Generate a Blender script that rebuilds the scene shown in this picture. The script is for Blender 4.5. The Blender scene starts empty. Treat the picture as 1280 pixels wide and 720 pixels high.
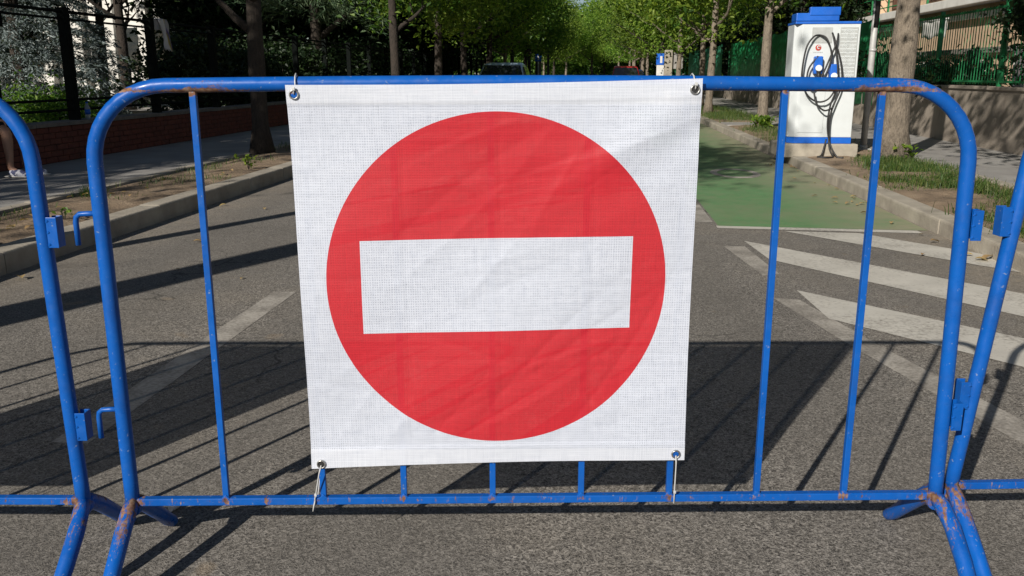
import bpy, bmesh, math, random
import numpy as np
from mathutils import Vector, Matrix, Euler
R_ = math.radians
random.seed(7); rng = np.random.default_rng(11)
scn = bpy.context.scene
COL = scn.collection

# ------------------------------------------------------------------ camera, sky, sun, exposure
F_PX, CAM_H = 1100.0, 1.207
PITCH, YAW = math.atan(268 / F_PX), R_(5.3)
cam_d = bpy.data.cameras.new('camera'); cam = bpy.data.objects.new('camera', cam_d); COL.objects.link(cam)
cam_d.sensor_width = 36; cam_d.lens = F_PX / 1280 * 36; cam_d.clip_start = 0.05; cam_d.clip_end = 3000
cam.location = (0, 0, CAM_H); cam.rotation_euler = (math.pi / 2 - PITCH, 0, YAW)
scn.camera = cam

SUN_AZ, SUN_EL = R_(26.3), R_(28.1)          # the light travels 26.3 deg right of the road axis
world = bpy.data.worlds.new('World'); scn.world = world; world.use_nodes = True
wn = world.node_tree.nodes; wl = world.node_tree.links
bg = wn['Background']; sky = wn.new('ShaderNodeTexSky'); sky.sky_type = 'NISHITA'; sky.sun_disc = False
sky.sun_elevation = SUN_EL; sky.sun_rotation = math.pi + SUN_AZ; sky.altitude = 100; sky.dust_density = 0.6; sky.air_density = 0.85
wl.new(sky.outputs[0], bg.inputs[0]); bg.inputs[1].default_value = 0.05
sd = bpy.data.lights.new('sun', 'SUN'); sd.energy = 5.0; sd.angle = R_(0.55); sd.color = (1.0, 0.93, 0.83)
sun = bpy.data.objects.new('sun', sd); COL.objects.link(sun)
sun.rotation_euler = Vector((math.sin(SUN_AZ) * math.cos(SUN_EL), math.cos(SUN_AZ) * math.cos(SUN_EL), -math.sin(SUN_EL))).to_track_quat('-Z', 'Y').to_euler()
sun.location = (-20, -40, 30)
scn.view_settings.view_transform = 'Standard'; scn.view_settings.look = 'None'
scn.view_settings.exposure = 0.2; scn.view_settings.gamma = 1.0; scn.view_settings.use_curve_mapping = False
scn.cycles.max_bounces = 6; scn.cycles.transparent_max_bounces = 8

CR = Vector((math.cos(YAW), math.sin(YAW), 0)); CF = Vector((-math.sin(YAW), math.cos(YAW), 0))
def camframe(lat, dep, z=0.0):               # a place measured across and ahead of where the photographer stood
    p = CR * lat + CF * dep; return Vector((p.x, p.y, z))

# ------------------------------------------------------------------ mesh helpers
class MB:
    def __init__(s): s.v = []; s.f = []; s.sm = []
    def face(s, idx, smooth=False): s.f.append(tuple(idx)); s.sm.append(smooth)
    def box(s, c, d, rot=None):
        b = len(s.v); h = [x / 2 for x in d]
        for sx, sy, sz in ((-1,-1,-1),(1,-1,-1),(1,1,-1),(-1,1,-1),(-1,-1,1),(1,-1,1),(1,1,1),(-1,1,1)):
            p = Vector((sx*h[0], sy*h[1], sz*h[2]))
            if rot is not None: p = rot @ p
            s.v.append((c[0]+p.x, c[1]+p.y, c[2]+p.z))
        for q in ((0,3,2,1),(4,5,6,7),(0,1,5,4),(1,2,6,5),(2,3,7,6),(3,0,4,7)): s.face([b+i for i in q])
        return s
    def bx(s, x0, x1, y0, y1, z0, z1): return s.box(((x0+x1)/2, (y0+y1)/2, (z0+z1)/2), (x1-x0, y1-y0, z1-z0))
    def tube(s, pts, r, n=12, caps=True, flat=1.0, closed=False):
        pts = [Vector(p) for p in pts]; m = len(pts); rs = r if isinstance(r, (list, tuple)) else [r]*m
        b = len(s.v); ref = None
        for i, p in enumerate(pts):
            if closed: t = pts[(i+1) % m] - pts[i-1]
            else: t = pts[min(i+1, m-1)] - pts[max(i-1, 0)]
            t.normalize()
            if ref is None:
                ref = Vector((0,0,1)) if abs(t.z) < .9 else Vector((0,1,0))
            a = (ref - t*ref.dot(t)).normalized(); ref = a; c = t.cross(a)
            for k in range(n):
                g = 2*math.pi*k/n; q = p + (a*math.cos(g) + c*math.sin(g)*flat)*rs[i]; s.v.append(tuple(q))
        for i in range(m if closed else m-1):
            j = (i+1) % m
            for k in range(n): s.face((b+i*n+k, b+i*n+(k+1)%n, b+j*n+(k+1)%n, b+j*n+k), True)
        if caps and not closed:
            s.face([b+k for k in range(n)][::-1]); s.face([b+(m-1)*n+k for k in range(n)])
        return s
    def disc(s, c, r, axis='y', n=20, r_in=0.0, th=0.0):
        return s
    def build(s, name, mat=None, parent=None, bevel=0.0, seg=2):
        me = bpy.data.meshes.new(name); me.from_pydata(s.v, [], s.f); me.polygons.foreach_set('use_smooth', s.sm)
        bm = bmesh.new(); bm.from_mesh(me); bmesh.ops.recalc_face_normals(bm, faces=bm.faces)
        if bevel > 0:
            e = [e for e in bm.edges if len(e.link_faces) == 2 and e.calc_face_angle(0) > R_(35)]
            bmesh.ops.bevel(bm, geom=e, offset=bevel, segments=seg, affect='EDGES', profile=.6)
        bm.to_mesh(me); bm.free(); me.update()
        return link(name, me, mat, parent)

def link(name, me, mat=None, parent=None):
    if mat is not None and not me.materials: me.materials.append(mat)
    o = bpy.data.objects.new(name, me); COL.objects.link(o)
    if parent is not None: o.parent = parent
    return o
def npmesh(name, V, Fc, smooth=False):
    me = bpy.data.meshes.new(name); V = np.asarray(V, dtype=np.float32); Fc = np.asarray(Fc, dtype=np.int32); k = Fc.shape[1]
    me.vertices.add(len(V)); me.vertices.foreach_set('co', V.ravel()); me.loops.add(Fc.size); me.loops.foreach_set('vertex_index', Fc.ravel())
    me.polygons.add(len(Fc)); me.polygons.foreach_set('loop_start', np.arange(len(Fc), dtype=np.int32)*k); me.polygons.foreach_set('loop_total', np.full(len(Fc), k, dtype=np.int32))
    me.polygons.foreach_set('use_smooth', np.full(len(Fc), smooth)); me.update(calc_edges=True); me.validate(); return me
def tag(o, label, cat, group=None, kind=None):
    o['label'] = label; o['category'] = cat
    if group: o['group'] = group
    if kind: o['kind'] = kind
    return o
def struct(o, label=None):
    o['kind'] = 'structure'
    if label: o['label'] = label; o['category'] = o.name.split('.')[0].replace('_', ' ')
    return o
def empty(name, loc=(0,0,0), rz=0.0):
    o = bpy.data.objects.new(name, None); COL.objects.link(o); o.location = loc; o.rotation_euler = (0,0,rz); o.empty_display_size = .1; return o
def copy_tree(o, parent=None):
    c = o.copy(); COL.objects.link(c); c.parent = parent
    for ch in o.children: copy_tree(ch, c)
    return c
def ring(c, r, axis, n=24, a0=0, a1=2*math.pi):
    out = []
    for k in range(n):
        a = a0 + (a1-a0)*k/(n if abs(a1-a0-2*math.pi) < 1e-6 else n-1); u, w = r*math.cos(a), r*math.sin(a)
        d = {'y': (u, 0, w), 'x': (0, u, w), 'z': (u, w, 0)}[axis]; out.append(Vector(c) + Vector(d))
    return out

# ------------------------------------------------------------------ material helpers
class NT:
    def __init__(s, name):
        s.m = bpy.data.materials.new(name); s.m.use_nodes = True; s.t = s.m.node_tree; s.b = s.t.nodes['Principled BSDF']; s.out = s.t.nodes['Material Output']
    def n(s, typ, **kw):
        nd = s.t.nodes.new('ShaderNode' + typ)
        for k, v in kw.items():
            if k in nd.inputs: s.set(nd.inputs[k], v)
            else: setattr(nd, k, v)
        return nd
    def set(s, sock, v):
        if isinstance(v, bpy.types.NodeSocket): s.t.links.new(v, sock)
        elif sock.type == 'RGBA' and not isinstance(v, tuple): sock.default_value = (v, v, v, 1)
        else: sock.default_value = (*v, 1) if isinstance(v, tuple) and len(v) == 3 and sock.type == 'RGBA' else v
    def i(s, k, v): s.set(s.b.inputs[k], v)
    def co(s, kind='Object'): return s.n('TexCoord').outputs[kind] if kind != 'Position' else s.n('NewGeometry').outputs['Position']
    def noise(s, co, scale, detail=4, rough=.55, dist=0.0):
        nd = s.n('TexNoise', Scale=scale, Detail=detail, Roughness=rough, Distortion=dist); s.set(nd.inputs['Vector'], co); return nd.outputs['Fac']
    def vor(s, co, scale, feat='F1', out='Distance', rnd=1.0):
        nd = s.n('TexVoronoi', feature=feat, Scale=scale); nd.inputs['Randomness'].default_value = rnd; s.set(nd.inputs['Vector'], co); return nd.outputs[out]
    def ramp(s, fac, stops):
        nd = s.n('ValToRGB'); s.set(nd.inputs[0], fac); el = nd.color_ramp.elements
        while len(el) < len(stops): el.new(.5)
        for e, (p, c) in zip(el, stops): e.position = p; e.color = (*c, 1) if isinstance(c, tuple) else (c, c, c, 1)
        return nd.outputs[0]
    def mix(s, fac, a, b, mode='MIX'):
        nd = s.n('MixRGB', blend_type=mode); s.set(nd.inputs[0], fac); s.set(nd.inputs[1], a); s.set(nd.inputs[2], b); return nd.outputs[0]
    def math(s, op, a, b=0.0, c=None, clamp=False):
        nd = s.n('Math', operation=op, use_clamp=clamp); s.set(nd.inputs[0], a); s.set(nd.inputs[1], b)
        if c is not None: s.set(nd.inputs[2], c)
        return nd.outputs[0]
    def xyz(s, co):
        nd = s.n('SeparateXYZ'); s.set(nd.inputs[0], co); return nd.outputs
    def scale(s, co, v):
        nd = s.n('Mapping'); s.set(nd.inputs[0], co); nd.inputs['Scale'].default_value = v; return nd.outputs[0]
    def bump(s, h, st=.4, dist=.01):
        nd = s.n('Bump'); nd.inputs['Strength'].default_value = st; nd.inputs['Distance'].default_value = dist; s.set(nd.inputs['Height'], h); s.i('Normal', nd.outputs[0]); return nd

def pmat(name, c1, c2=None, scale=8, rough=.7, bump=.2, bscale=None, bdist=.005, metal=0.0, co='Object', spec=None, lo=.35, hi=.65):
    t = NT(name); p = t.co(co); c2 = c2 or tuple(x*.75 for x in c1)
    a = t.noise(p, scale, 6, .6); t.i('Base Color', t.ramp(a, [(lo, c2), (hi, c1)]))
    t.i('Roughness', t.ramp(t.noise(p, scale*2.3), [(.3, min(1, rough+.12)), (.7, max(.02, rough-.1))])); t.i('Metallic', metal)
    if spec is not None: t.i('Specular IOR Level', spec)
    if bump: t.bump(t.noise(p, bscale or scale*4, 5), bump, bdist)
    return t.m

def asphalt():
    t = NT('asphalt'); p = t.co('Position')
    wob = t.n('VectorMath', operation='ADD'); t.set(wob.inputs[0], p)
    nz = t.n('TexNoise', Scale=60.0, Detail=2.0); t.set(nz.inputs['Vector'], p); mul = t.n('VectorMath', operation='SCALE'); t.set(mul.inputs[0], nz.outputs['Color']); mul.inputs['Scale'].default_value = .012
    t.set(wob.inputs[1], mul.outputs[0]); q = wob.outputs[0]
    nb = t.n('TexNoise', Scale=3.0, Detail=5.0); t.set(nb.inputs['Vector'], p); ms = t.n('VectorMath', operation='SCALE'); t.set(ms.inputs[0], nb.outputs['Color']); ms.inputs['Scale'].default_value = .35
    wa = t.n('VectorMath', operation='ADD'); t.set(wa.inputs[0], p); t.set(wa.inputs[1], ms.outputs[0]); wobble_big = wa.outputs[0]
    def ridge(sc, w): return t.math('SUBTRACT', 1.0, t.math('MULTIPLY', t.math('ABSOLUTE', t.math('SUBTRACT', t.noise(q, sc, 2, .55, .6), .5)), w), clamp=True)
    rd = t.math('MAXIMUM', ridge(62, 10.0), t.math('MULTIPLY', ridge(120, 9.0), .85)); cell = t.vor(q, 105, 'F1', 'Color')
    cr = t.n('SeparateColor'); t.set(cr.inputs[0], cell)
    pit = t.ramp(t.math('ADD', t.math('MULTIPLY', rd, .62), t.math('MULTIPLY', t.noise(p, 120, 3, .6), .5)), [(.18, 0.0), (.8, 1.0)])
    col = t.ramp(pit, [(0, (.04,.038,.036)), (.34, (.098,.091,.081)), (.6, (.148,.137,.121)), (.85, (.215,.199,.176)), (1, (.34,.318,.285))])
    col = t.mix(.35, col, t.ramp(cr.outputs[0], [(0, .55), (.5, 1.0), (1, 1.5)]), 'MULTIPLY')
    lm = t.n('Mapping'); t.set(lm.inputs[0], p); lm.inputs['Scale'].default_value = (1.5, .16, 1)
    track = t.ramp(t.noise(lm.outputs[0], 1.0, 3, .5), [(.38, 0.0), (.62, 1.0)])
    col = t.mix(t.math('MULTIPLY', track, .45), col, (.142,.132,.117))
    cm = t.n('Mapping'); t.set(cm.inputs[0], wobble_big); cm.inputs['Scale'].default_value = (.55, .42, 1)
    crack = t.ramp(t.vor(cm.outputs[0], 1.0, 'DISTANCE_TO_EDGE'), [(.0015, 1.0), (.0045, 0.0)])
    col = t.mix(t.math('MULTIPLY', crack, t.ramp(t.noise(p, .7, 2), [(.45, 0.0), (.6, .7)])), col, (.035,.033,.03))
    patch = t.ramp(t.noise(p, .8, 6, .65), [(.28, (.80,.80,.81)), (.5, (1,1,1.01)), (.72, (1.13,1.1,1.06))])
    col = t.mix(1.0, col, patch, 'MULTIPLY')
    x = t.xyz(p)                                            # dust that has gathered along both kerbs, oil-dark wheel tracks
    gut = t.math('MAXIMUM', t.math('MULTIPLY', t.math('SUBTRACT', x[0], 1.9), 1.25, clamp=True), t.math('MULTIPLY', t.math('SUBTRACT', -3.0, x[0]), 1.2, clamp=True))
    dust = t.math('MULTIPLY', gut, t.ramp(t.noise(p, 3.2, 6, .65), [(.3, .1), (.7, .95)]))
    col = t.mix(t.math('MULTIPLY', dust, .75), col, (.33,.28,.215))
    spot = t.ramp(t.noise(p, 4.5, 2, .4), [(.70, 0.0), (.78, 1.0)])
    col = t.mix(t.math('MULTIPLY', spot, .35), col, (.36,.27,.17))
    t.i('Base Color', col); t.i('Roughness', .9); t.i('Specular IOR Level', .25)
    h = t.math('ADD', t.math('MULTIPLY', pit, .7), t.math('MULTIPLY', cr.outputs[1], .35)); t.bump(h, .6, .004)
    return t.m

def worn_paint(name, col, under, lo=.3, hi=.5, scale=38, patch=2.0, dust=False):
    t = NT(name); p = t.co('Position')
    c = t.ramp(t.noise(p, 5, 5), [(.3, tuple(v*.82 for v in col)), (.7, col)])
    e = t.vor(p, 105, 'F1', 'Distance'); wear = t.math('ADD', t.math('MULTIPLY', t.noise(p, scale, 6, .7), .6), t.math('MULTIPLY', t.noise(p, patch, 3), .4))
    k = t.ramp(wear, [(lo, 0.0), (hi, 1.0)])
    cc = t.mix(k, under, c)
    if dust:
        x = t.xyz(p); gut = t.math('MULTIPLY', t.math('SUBTRACT', x[0], 1.75), 1.3, clamp=True); cc = t.mix(t.math('MULTIPLY', gut, t.ramp(t.noise(p, 2.6, 6, .65), [(.25, .25), (.7, .95)])), cc, (.30,.265,.19))
        cc = t.mix(t.ramp(t.noise(p, 1.1, 7, .7), [(.48, 0.0), (.75, .5)]), cc, (.22,.22,.15))
    t.i('Base Color', cc); t.i('Roughness', .82); t.i('Specular IOR Level', .3)
    t.bump(t.math('ADD', t.math('MULTIPLY', e, .5), t.noise(p, 160, 3)), .35, .003)
    return t.m

def blue_paint():
    t = NT('blue_paint_steel'); p = t.co('Object'); x = t.xyz(p)
    ax = t.math('ABSOLUTE', x[0])
    def gauss(v, c, w):
        d = t.math('DIVIDE', t.math('SUBTRACT', v, c), w); return t.math('POWER', 2.718, t.math('MULTIPLY', -1.0, t.math('MULTIPLY', d, d)))
    joint = t.math('MULTIPLY', gauss(ax, .99, .05), gauss(x[2], .165, .035))
    corner = t.math('MULTIPLY', gauss(ax, .80, .16), gauss(x[2], 1.175, .035))
    foot = t.math('MULTIPLY', gauss(ax, .99, .05), t.math('SUBTRACT', 1.0, t.math('MULTIPLY', x[2], 5.0), clamp=True))
    railw = t.math('MULTIPLY', gauss(x[2], .19, .012), .09)
    under = t.math('MULTIPLY', gauss(x[2], 1.171, .006), .12)
    fr = t.math('DIVIDE', t.math('MULTIPLY', t.math('SUBTRACT', t.math('FRACT', t.math('ADD', t.math('DIVIDE', t.math('ADD', x[0], .755), .2175), .5)), .5), .2175), .011)
    weld = t.math('MULTIPLY', t.math('POWER', 2.718, t.math('MULTIPLY', -1.0, t.math('MULTIPLY', fr, fr))), t.math('ADD', t.math('MULTIPLY', gauss(x[2], .195, .014), .115), t.math('MULTIPLY', gauss(x[2], 1.165, .010), .13)))
    boost = t.math('ADD', weld, t.math('ADD', t.math('ADD', t.math('MULTIPLY', joint, .145), t.math('MULTIPLY', corner, .115)), t.math('ADD', t.math('MULTIPLY', foot, .11), t.math('ADD', railw, under))))
    def streak(v):
        st = t.n('Mapping'); t.set(st.inputs[0], p); st.inputs['Scale'].default_value = v; return t.noise(st.outputs[0], 30, 9, .75, .35)
    top = t.math('GREATER_THAN', x[2], 1.0)
    base = t.mix(top, streak((2.2, .5, .45)), streak((.35, 1.6, 1.6)))
    wear = t.math('ADD', t.math('ADD', t.math('MULTIPLY', base, .7), t.math('MULTIPLY', t.noise(p, 130, 5, .75), .3)), boost)
    k = t.ramp(wear, [(.64, 0.0), (.70, 1.0)])
    chip = t.ramp(t.noise(p, 95, 4, .6), [(.66, 0.0), (.70, 1.0)])
    tone = t.ramp(t.noise(p, 5, 5), [(.3, (.003,.074,.33)), (.7, (.004,.096,.41))])
    fade = t.mix(t.ramp(t.noise(p, 34, 6, .7), [(.52, 0.0), (.85, .3)]), tone, (.05,.15,.42))
    rust = t.ramp(t.noise(p, 70, 5), [(.3, (.075,.038,.022)), (.5, (.19,.095,.05)), (.68, (.30,.21,.145)), (.85,(.12,.07,.05))])
    col = t.mix(k, fade, rust); col = t.mix(t.math('MULTIPLY', chip, .6), col, (.22,.27,.36)); col = t.mix(t.ramp(t.noise(p, 11, 6, .7), [(.5, 0.0), (.75, .35)]), col, (.02,.05,.17))
    t.i('Base Color', col); t.i('Roughness', t.mix(k, t.ramp(t.noise(p, 40, 4), [(.3, .24), (.7, .48)]), .9)); t.i('Specular IOR Level', .3)
    t.bump(t.math('SUBTRACT', t.math('MULTIPLY', t.noise(p, 60, 5), .4), t.math('MULTIPLY', k, .5)), .35, .0012)
    return t.m

def banner_mat():
    t = NT('printed_mesh_banner'); uv = t.co('UV'); x = t.xyz(uv)          # UV is in metres across the flat cloth
    dx = t.math('SUBTRACT', x[0], -.0352); dz = t.math('SUBTRACT', x[1], .7385)
    d = t.math('SQRT', t.math('ADD', t.math('MULTIPLY', dx, dx), t.math('MULTIPLY', dz, dz)))
    circ = t.math('LESS_THAN', d, .3885)
    zz = t.math('SUBTRACT', t.math('SUBTRACT', x[1], .7345), t.math('MULTIPLY', dx, .015))
    bar = t.math('MULTIPLY', t.math('LESS_THAN', t.math('ABSOLUTE', dx), .3095), t.math('LESS_THAN', t.math('ABSOLUTE', zz), .1095))
    red = t.math('MULTIPLY', circ, t.math('SUBTRACT', 1.0, bar))
    def thread(c, per):                                                  # round threads of the coated weave
        f = t.math('FRACT', t.math('DIVIDE', c, per)); return t.math('SUBTRACT', 1.0, t.math('ABSOLUTE', t.math('MULTIPLY', t.math('SUBTRACT', f, .5), 2.0)))
    jit = t.math('MULTIPLY', t.math('SUBTRACT', t.noise(uv, 90, 3), .5), .004)
    wx = thread(t.math('ADD', x[0], jit), .0054); wz = thread(t.math('ADD', x[1], jit), .0058)
    weave = t.math('MAXIMUM', wx, wz); holes = t.ramp(t.math('ADD', weave, t.math('MULTIPLY', t.math('SUBTRACT', t.noise(uv, 60, 4, .7), .5), .9)), [(.2, 1.0), (.62, 0.0)])
    hem = t.math('MAXIMUM', t.math('GREATER_THAN', x[1], 1.1415), t.math('LESS_THAN', x[1], .329))
    hs = t.math('MULTIPLY', holes, t.math('SUBTRACT', .62, t.math('MULTIPLY', hem, .42)))
    rowv = t.n('Mapping'); t.set(rowv.inputs[0], uv); rowv.inputs['Scale'].default_value = (12, 260, 1)
    rows = t.noise(rowv.outputs[0], 1.0, 3); colv = t.n('Mapping'); t.set(colv.inputs[0], uv); colv.inputs['Scale'].default_value = (260, 12, 1); cols = t.noise(colv.outputs[0], 1.0, 3)
    streak = t.ramp(t.math('MULTIPLY', t.math('ADD', rows, cols), .5), [(.36, (.88,.89,.91)), (.6, (1.03,1.03,1.03))])
    white = t.mix(t.math('MULTIPLY', hs, .95), t.mix(hem, (.56,.60,.69), (.60,.635,.71)), (.19,.21,.27))
    rd = t.mix(t.math('MULTIPLY', hs, .7), (.50,.018,.03), (.26,.010,.018))
    scuff = t.ramp(t.noise(uv, 7, 7, .7), [(.55, 0.0), (.8, .12)])
    rd = t.mix(scuff, rd, (.62,.2,.2))
    col = t.mix(1.0, t.mix(red, white, rd), streak, 'MULTIPLY')
    t.i('Base Color', col); t.i('Roughness', .55); t.i('Specular IOR Level', .35)
    fine = t.math('ADD', t.math('MULTIPLY', weave, .6), t.math('MULTIPLY', streak, .3)); t.bump(fine, .3, .0012)
    tp = t.n('BsdfTransparent'); mx = t.n('MixShader'); mx.inputs[0].default_value = .09     # pinholes of the mesh
    t.t.links.new(t.b.outputs[0], mx.inputs[1]); t.t.links.new(tp.outputs[0], mx.inputs[2]); t.t.links.new(mx.outputs[0], t.out.inputs[0])
    return t.m

def leaf_mat(name, dark, mid, light, trans=.35):
    t = NT(name); g = t.n('NewGeometry'); oi = t.n('ObjectInfo')
    r = g.outputs['Random Per Island']
    c = t.ramp(r, [(0, dark), (.55, mid), (1, light)])
    h = t.n('HueSaturation'); t.set(h.inputs['Color'], c); t.set(h.inputs['Hue'], t.math('ADD', .488, t.math('MULTIPLY', oi.outputs['Random'], .024))); t.set(h.inputs['Value'], t.math('ADD', .85, t.math('MULTIPLY', oi.outputs['Random'], .3)))
    t.i('Base Color', h.outputs[0]); t.i('Roughness', .5); t.i('Specular IOR Level', .35)
    tr = t.n('BsdfTranslucent'); t.set(tr.inputs[0], t.mix(1.0, h.outputs[0], (1.5,1.6,.6), 'MULTIPLY')); mx = t.n('MixShader'); mx.inputs[0].default_value = trans
    t.t.links.new(t.b.outputs[0], mx.inputs[1]); t.t.links.new(tr.outputs[0], mx.inputs[2]); t.t.links.new(mx.outputs[0], t.out.inputs[0])
    return t.m

def bark_mat(name, a, b):
    t = NT(name); p = t.co('Object'); q = t.n('Mapping'); t.set(q.inputs[0], p); q.inputs['Scale'].default_value = (1, 1, .35)
    c = t.ramp(t.noise(q.outputs[0], 22, 7, .65), [(.3, b), (.62, a)]); c = t.mix(t.ramp(t.noise(p, 3.5, 3), [(.45, 0.0), (.6, .35)]), c, tuple(v*1.25 for v in a))
    t.i('Base Color', c); t.i('Roughness', .9); c2 = t.mix(t.ramp(t.noise(q.outputs[0], 60, 5, .7), [(.36, .55), (.5, 0.0)]), c, tuple(v*.35 for v in b)); t.i('Base Color', c2); t.bump(t.noise(q.outputs[0], 40, 6, .7), .9, .035); return t.m

def rendered_wall(name, a, b, stain):
    t = NT(name); p = t.co('Position'); q = t.n('Mapping'); t.set(q.inputs[0], p); q.inputs['Scale'].default_value = (1, 1, .25)
    c = t.ramp(t.noise(p, 2.4, 7, .6), [(.3, b), (.65, a)]); c = t.mix(t.ramp(t.noise(q.outputs[0], 5, 5, .6), [(.5, 0.0), (.72, .55)]), c, stain)
    t.i('Base Color', c); t.i('Roughness', .9); t.bump(t.noise(p, 45, 6, .7), .4, .008); return t.m

def soil_mat():
    t = NT('dry_soil'); p = t.co('Position')
    c = t.ramp(t.noise(p, 3.0, 8, .65), [(.28, (.12,.085,.055)), (.5, (.24,.175,.115)), (.72, (.34,.26,.18))])
    sp = t.ramp(t.vor(p, 60), [(.1, 1.0), (.22, 0.0)]); c = t.mix(t.math('MULTIPLY', sp, .3), c, (.4,.35,.28))
    t.i('Base Color', c); t.i('Roughness', .95); t.bump(t.noise(p, 28, 8, .7), .8, .03); return t.m

def glass_mat(name, c=(.02,.025,.03), r=.06):
    t = NT(name); t.i('Base Color', c); t.i('Roughness', r); t.i('Specular IOR Level', .7); return t.m

M = {}
M['asphalt'] = asphalt()
M['white_line'] = worn_paint('worn_white_line', (.53,.51,.46), (.18,.165,.145), .33, .50)
M['faded_line'] = worn_paint('faded_white_line', (.40,.375,.335), (.15,.137,.12), .36, .58, 60, 5.0)
M['green_lane'] = worn_paint('green_lane_coating', (.115,.25,.105), (.16,.21,.11), .36, .58, 9, .6, True)
M['kerb'] = pmat('kerb_concrete', (.40,.365,.30), (.23,.205,.17), 4, .92, .6, 45, .008, co='Position', lo=.3, hi=.7)
M['pave'] = pmat('pavement_concrete', (.31,.30,.285), (.23,.22,.21), 2.2, .92, .35, 90, .004, co='Position')
M['soil'] = soil_mat()
M['earth'] = pmat('park_earth', (.09,.08,.05), (.05,.05,.03), .6, .95, .4, 6, .05, co='Position')
M['blue'] = blue_paint()
M['banner'] = banner_mat()
M['zinc'] = pmat('zinc_grommet', (.48,.48,.46), (.33,.33,.32), 60, .35, .1, metal=.9)
M['tie'] = pmat('white_nylon', (.52,.53,.53), (.44,.45,.45), 30, .4, 0)
M['galv'] = pmat('galvanised_steel', (.52,.52,.51), (.42,.42,.42), 9, .5, .15, 60, .001, metal=.2)
M['brick'] = pmat('red_brick', (.17,.050,.033), (.11,.034,.025), 9, .9, .5, 60, .004, co='Position')
M['mortar'] = pmat('dark_mortar', (.10,.038,.028), (.07,.03,.023), 8, .95, .4, 60, .004, co='Position')
M['coping'] = pmat('coping_concrete', (.20,.18,.16), (.13,.12,.11), 6, .9, .4, 50, .004, co='Position')
M['fence_black'] = pmat('black_green_paint', (.005,.0075,.0065), (.003,.0045,.004), 8, .8, .1, spec=.1)
M['fence_green'] = pmat('green_paint', (.014,.20,.07), (.010,.13,.045), 6, .5, .15, co='Position')
M['screen_green'] = pmat('green_screen_sheet', (.016,.30,.11), (.010,.19,.065), 3, .6, .4, 14, .02, co='Position')
M['screen_teal'] = pmat('teal_screen_sheet', (.08,.42,.26), (.05,.3,.18), 3, .6, .4, 14, .02, co='Position')
M['rwall'] = rendered_wall('rendered_wall', (.34,.295,.245), (.25,.215,.18), (.15,.125,.105))
M['peach'] = rendered_wall('peach_render', (.60,.44,.30), (.52,.37,.25), (.42,.32,.23))
M['white_render'] = rendered_wall('white_render', (.72,.71,.67), (.62,.61,.58), (.5,.49,.46))
M['shutter'] = pmat('brown_shutter', (.22,.11,.075), (.16,.08,.055), 6, .6, .1)
M['glass'] = glass_mat('dark_glass')
M['frame_white'] = pmat('white_frame', (.66,.65,.62), (.55,.54,.52), 10, .5, 0)
M['ev_white'] = pmat('white_cabinet_paint', (.60,.64,.66), (.55,.585,.60), 3, .38, .04, 30, .001)
M['ev_grey'] = pmat('grey_grille', (.42,.44,.44), (.36,.38,.38), 20, .5, 0)
M['ev_blue'] = pmat('blue_cabinet_paint', (.008,.12,.56), (.006,.095,.46), 4, .4, 0)
M['rubber'] = pmat('black_rubber', (.022,.022,.023), (.014,.014,.015), 20, .55, .1)
M['emblem'] = pmat('red_emblem', (.45,.05,.03), (.4,.04,.03), 20, .5, 0)
M['bark_pale'] = bark_mat('pale_bark', (.24,.20,.155), (.11,.09,.07))
M['bark_dark'] = bark_mat('dark_bark', (.048,.037,.029), (.022,.018,.014))
M['leaf'] = leaf_mat('linden_leaf', (.035,.085,.014), (.08,.165,.024), (.18,.27,.04), .45)
M['leaf_light'] = leaf_mat('bright_leaf', (.065,.13,.018), (.15,.25,.033), (.28,.38,.06), .48)
M['leaf_dark'] = leaf_mat('dark_leaf', (.008,.02,.008), (.014,.035,.010), (.03,.055,.015), .2)
M['leaf_pine'] = leaf_mat('pine_needle', (.045,.085,.045), (.09,.145,.08), (.16,.22,.12), .2)
M['leaf_spruce'] = leaf_mat('blue_spruce_needle', (.07,.095,.09), (.135,.17,.17), (.23,.275,.28), .1)
M['grass'] = leaf_mat('grass_blade', (.03,.066,.014), (.065,.12,.026), (.17,.19,.06), .35)
M['dryleaf'] = leaf_mat('dry_leaf', (.24,.15,.06), (.36,.25,.12), (.45,.33,.17), .2)

# ------------------------------------------------------------------ ground, road, kerbs, pavements
def sheet(name, x0, x1, y0, y1, z, mat, parent=None):
    me = bpy.data.meshes.new(name); me.from_pydata([(x0,y0,z),(x1,y0,z),(x1,y1,z),(x0,y1,z)], [], [(0,1,2,3)]); return link(name, me, mat, parent)
def poly(name, pts, z, mat, parent):
    me = bpy.data.meshes.new(name); me.from_pydata([(x,y,z) for x,y in pts], [], [tuple(range(len(pts)))]); o = link(name, me, mat, parent); return o
XL, XR = -3.6, 2.66
struct(sheet('ground', -900, 900, -400, 1500, -.06, M['earth']))
road = struct(sheet('road', XL-.05, XR+.05, -20, 220, 0, M['asphalt']))
# painted markings
lane = poly('green_lane', [(1.02,7.22),(2.64,7.14),(2.64,150),(1.02,150)], .0016, M['green_lane'], road)
poly('lane_end_line', [(1.0,7.10),(2.55,7.0),(2.55,7.12),(1.0,7.21)], .0032, M['white_line'], road)
for pts in ([(1.50,7.0),(2.06,6.96),(2.95,5.86),(2.72,5.55)], [(1.12,6.55),(2.54,4.92),(2.30,4.42),(1.18,5.88)], [(1.17,5.02),(2.15,4.02),(2.02,3.5),(1.20,4.42)]):
    poly('hatch_stripe', pts, .0032, M['white_line'], road)
poly('lane_dash', [(.94,6.34),(1.05,5.39),(1.16,5.45),(1.09,6.34)], .0016, M['faded_line'], road)
poly('lane_dash', [(1.0,4.84),(1.18,3.99),(1.42,3.0),(1.66,2.2),(1.82,2.22),(1.56,3.05),(1.31,4.0),(1.14,4.80)], .0016, M['faded_line'], road)
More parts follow.
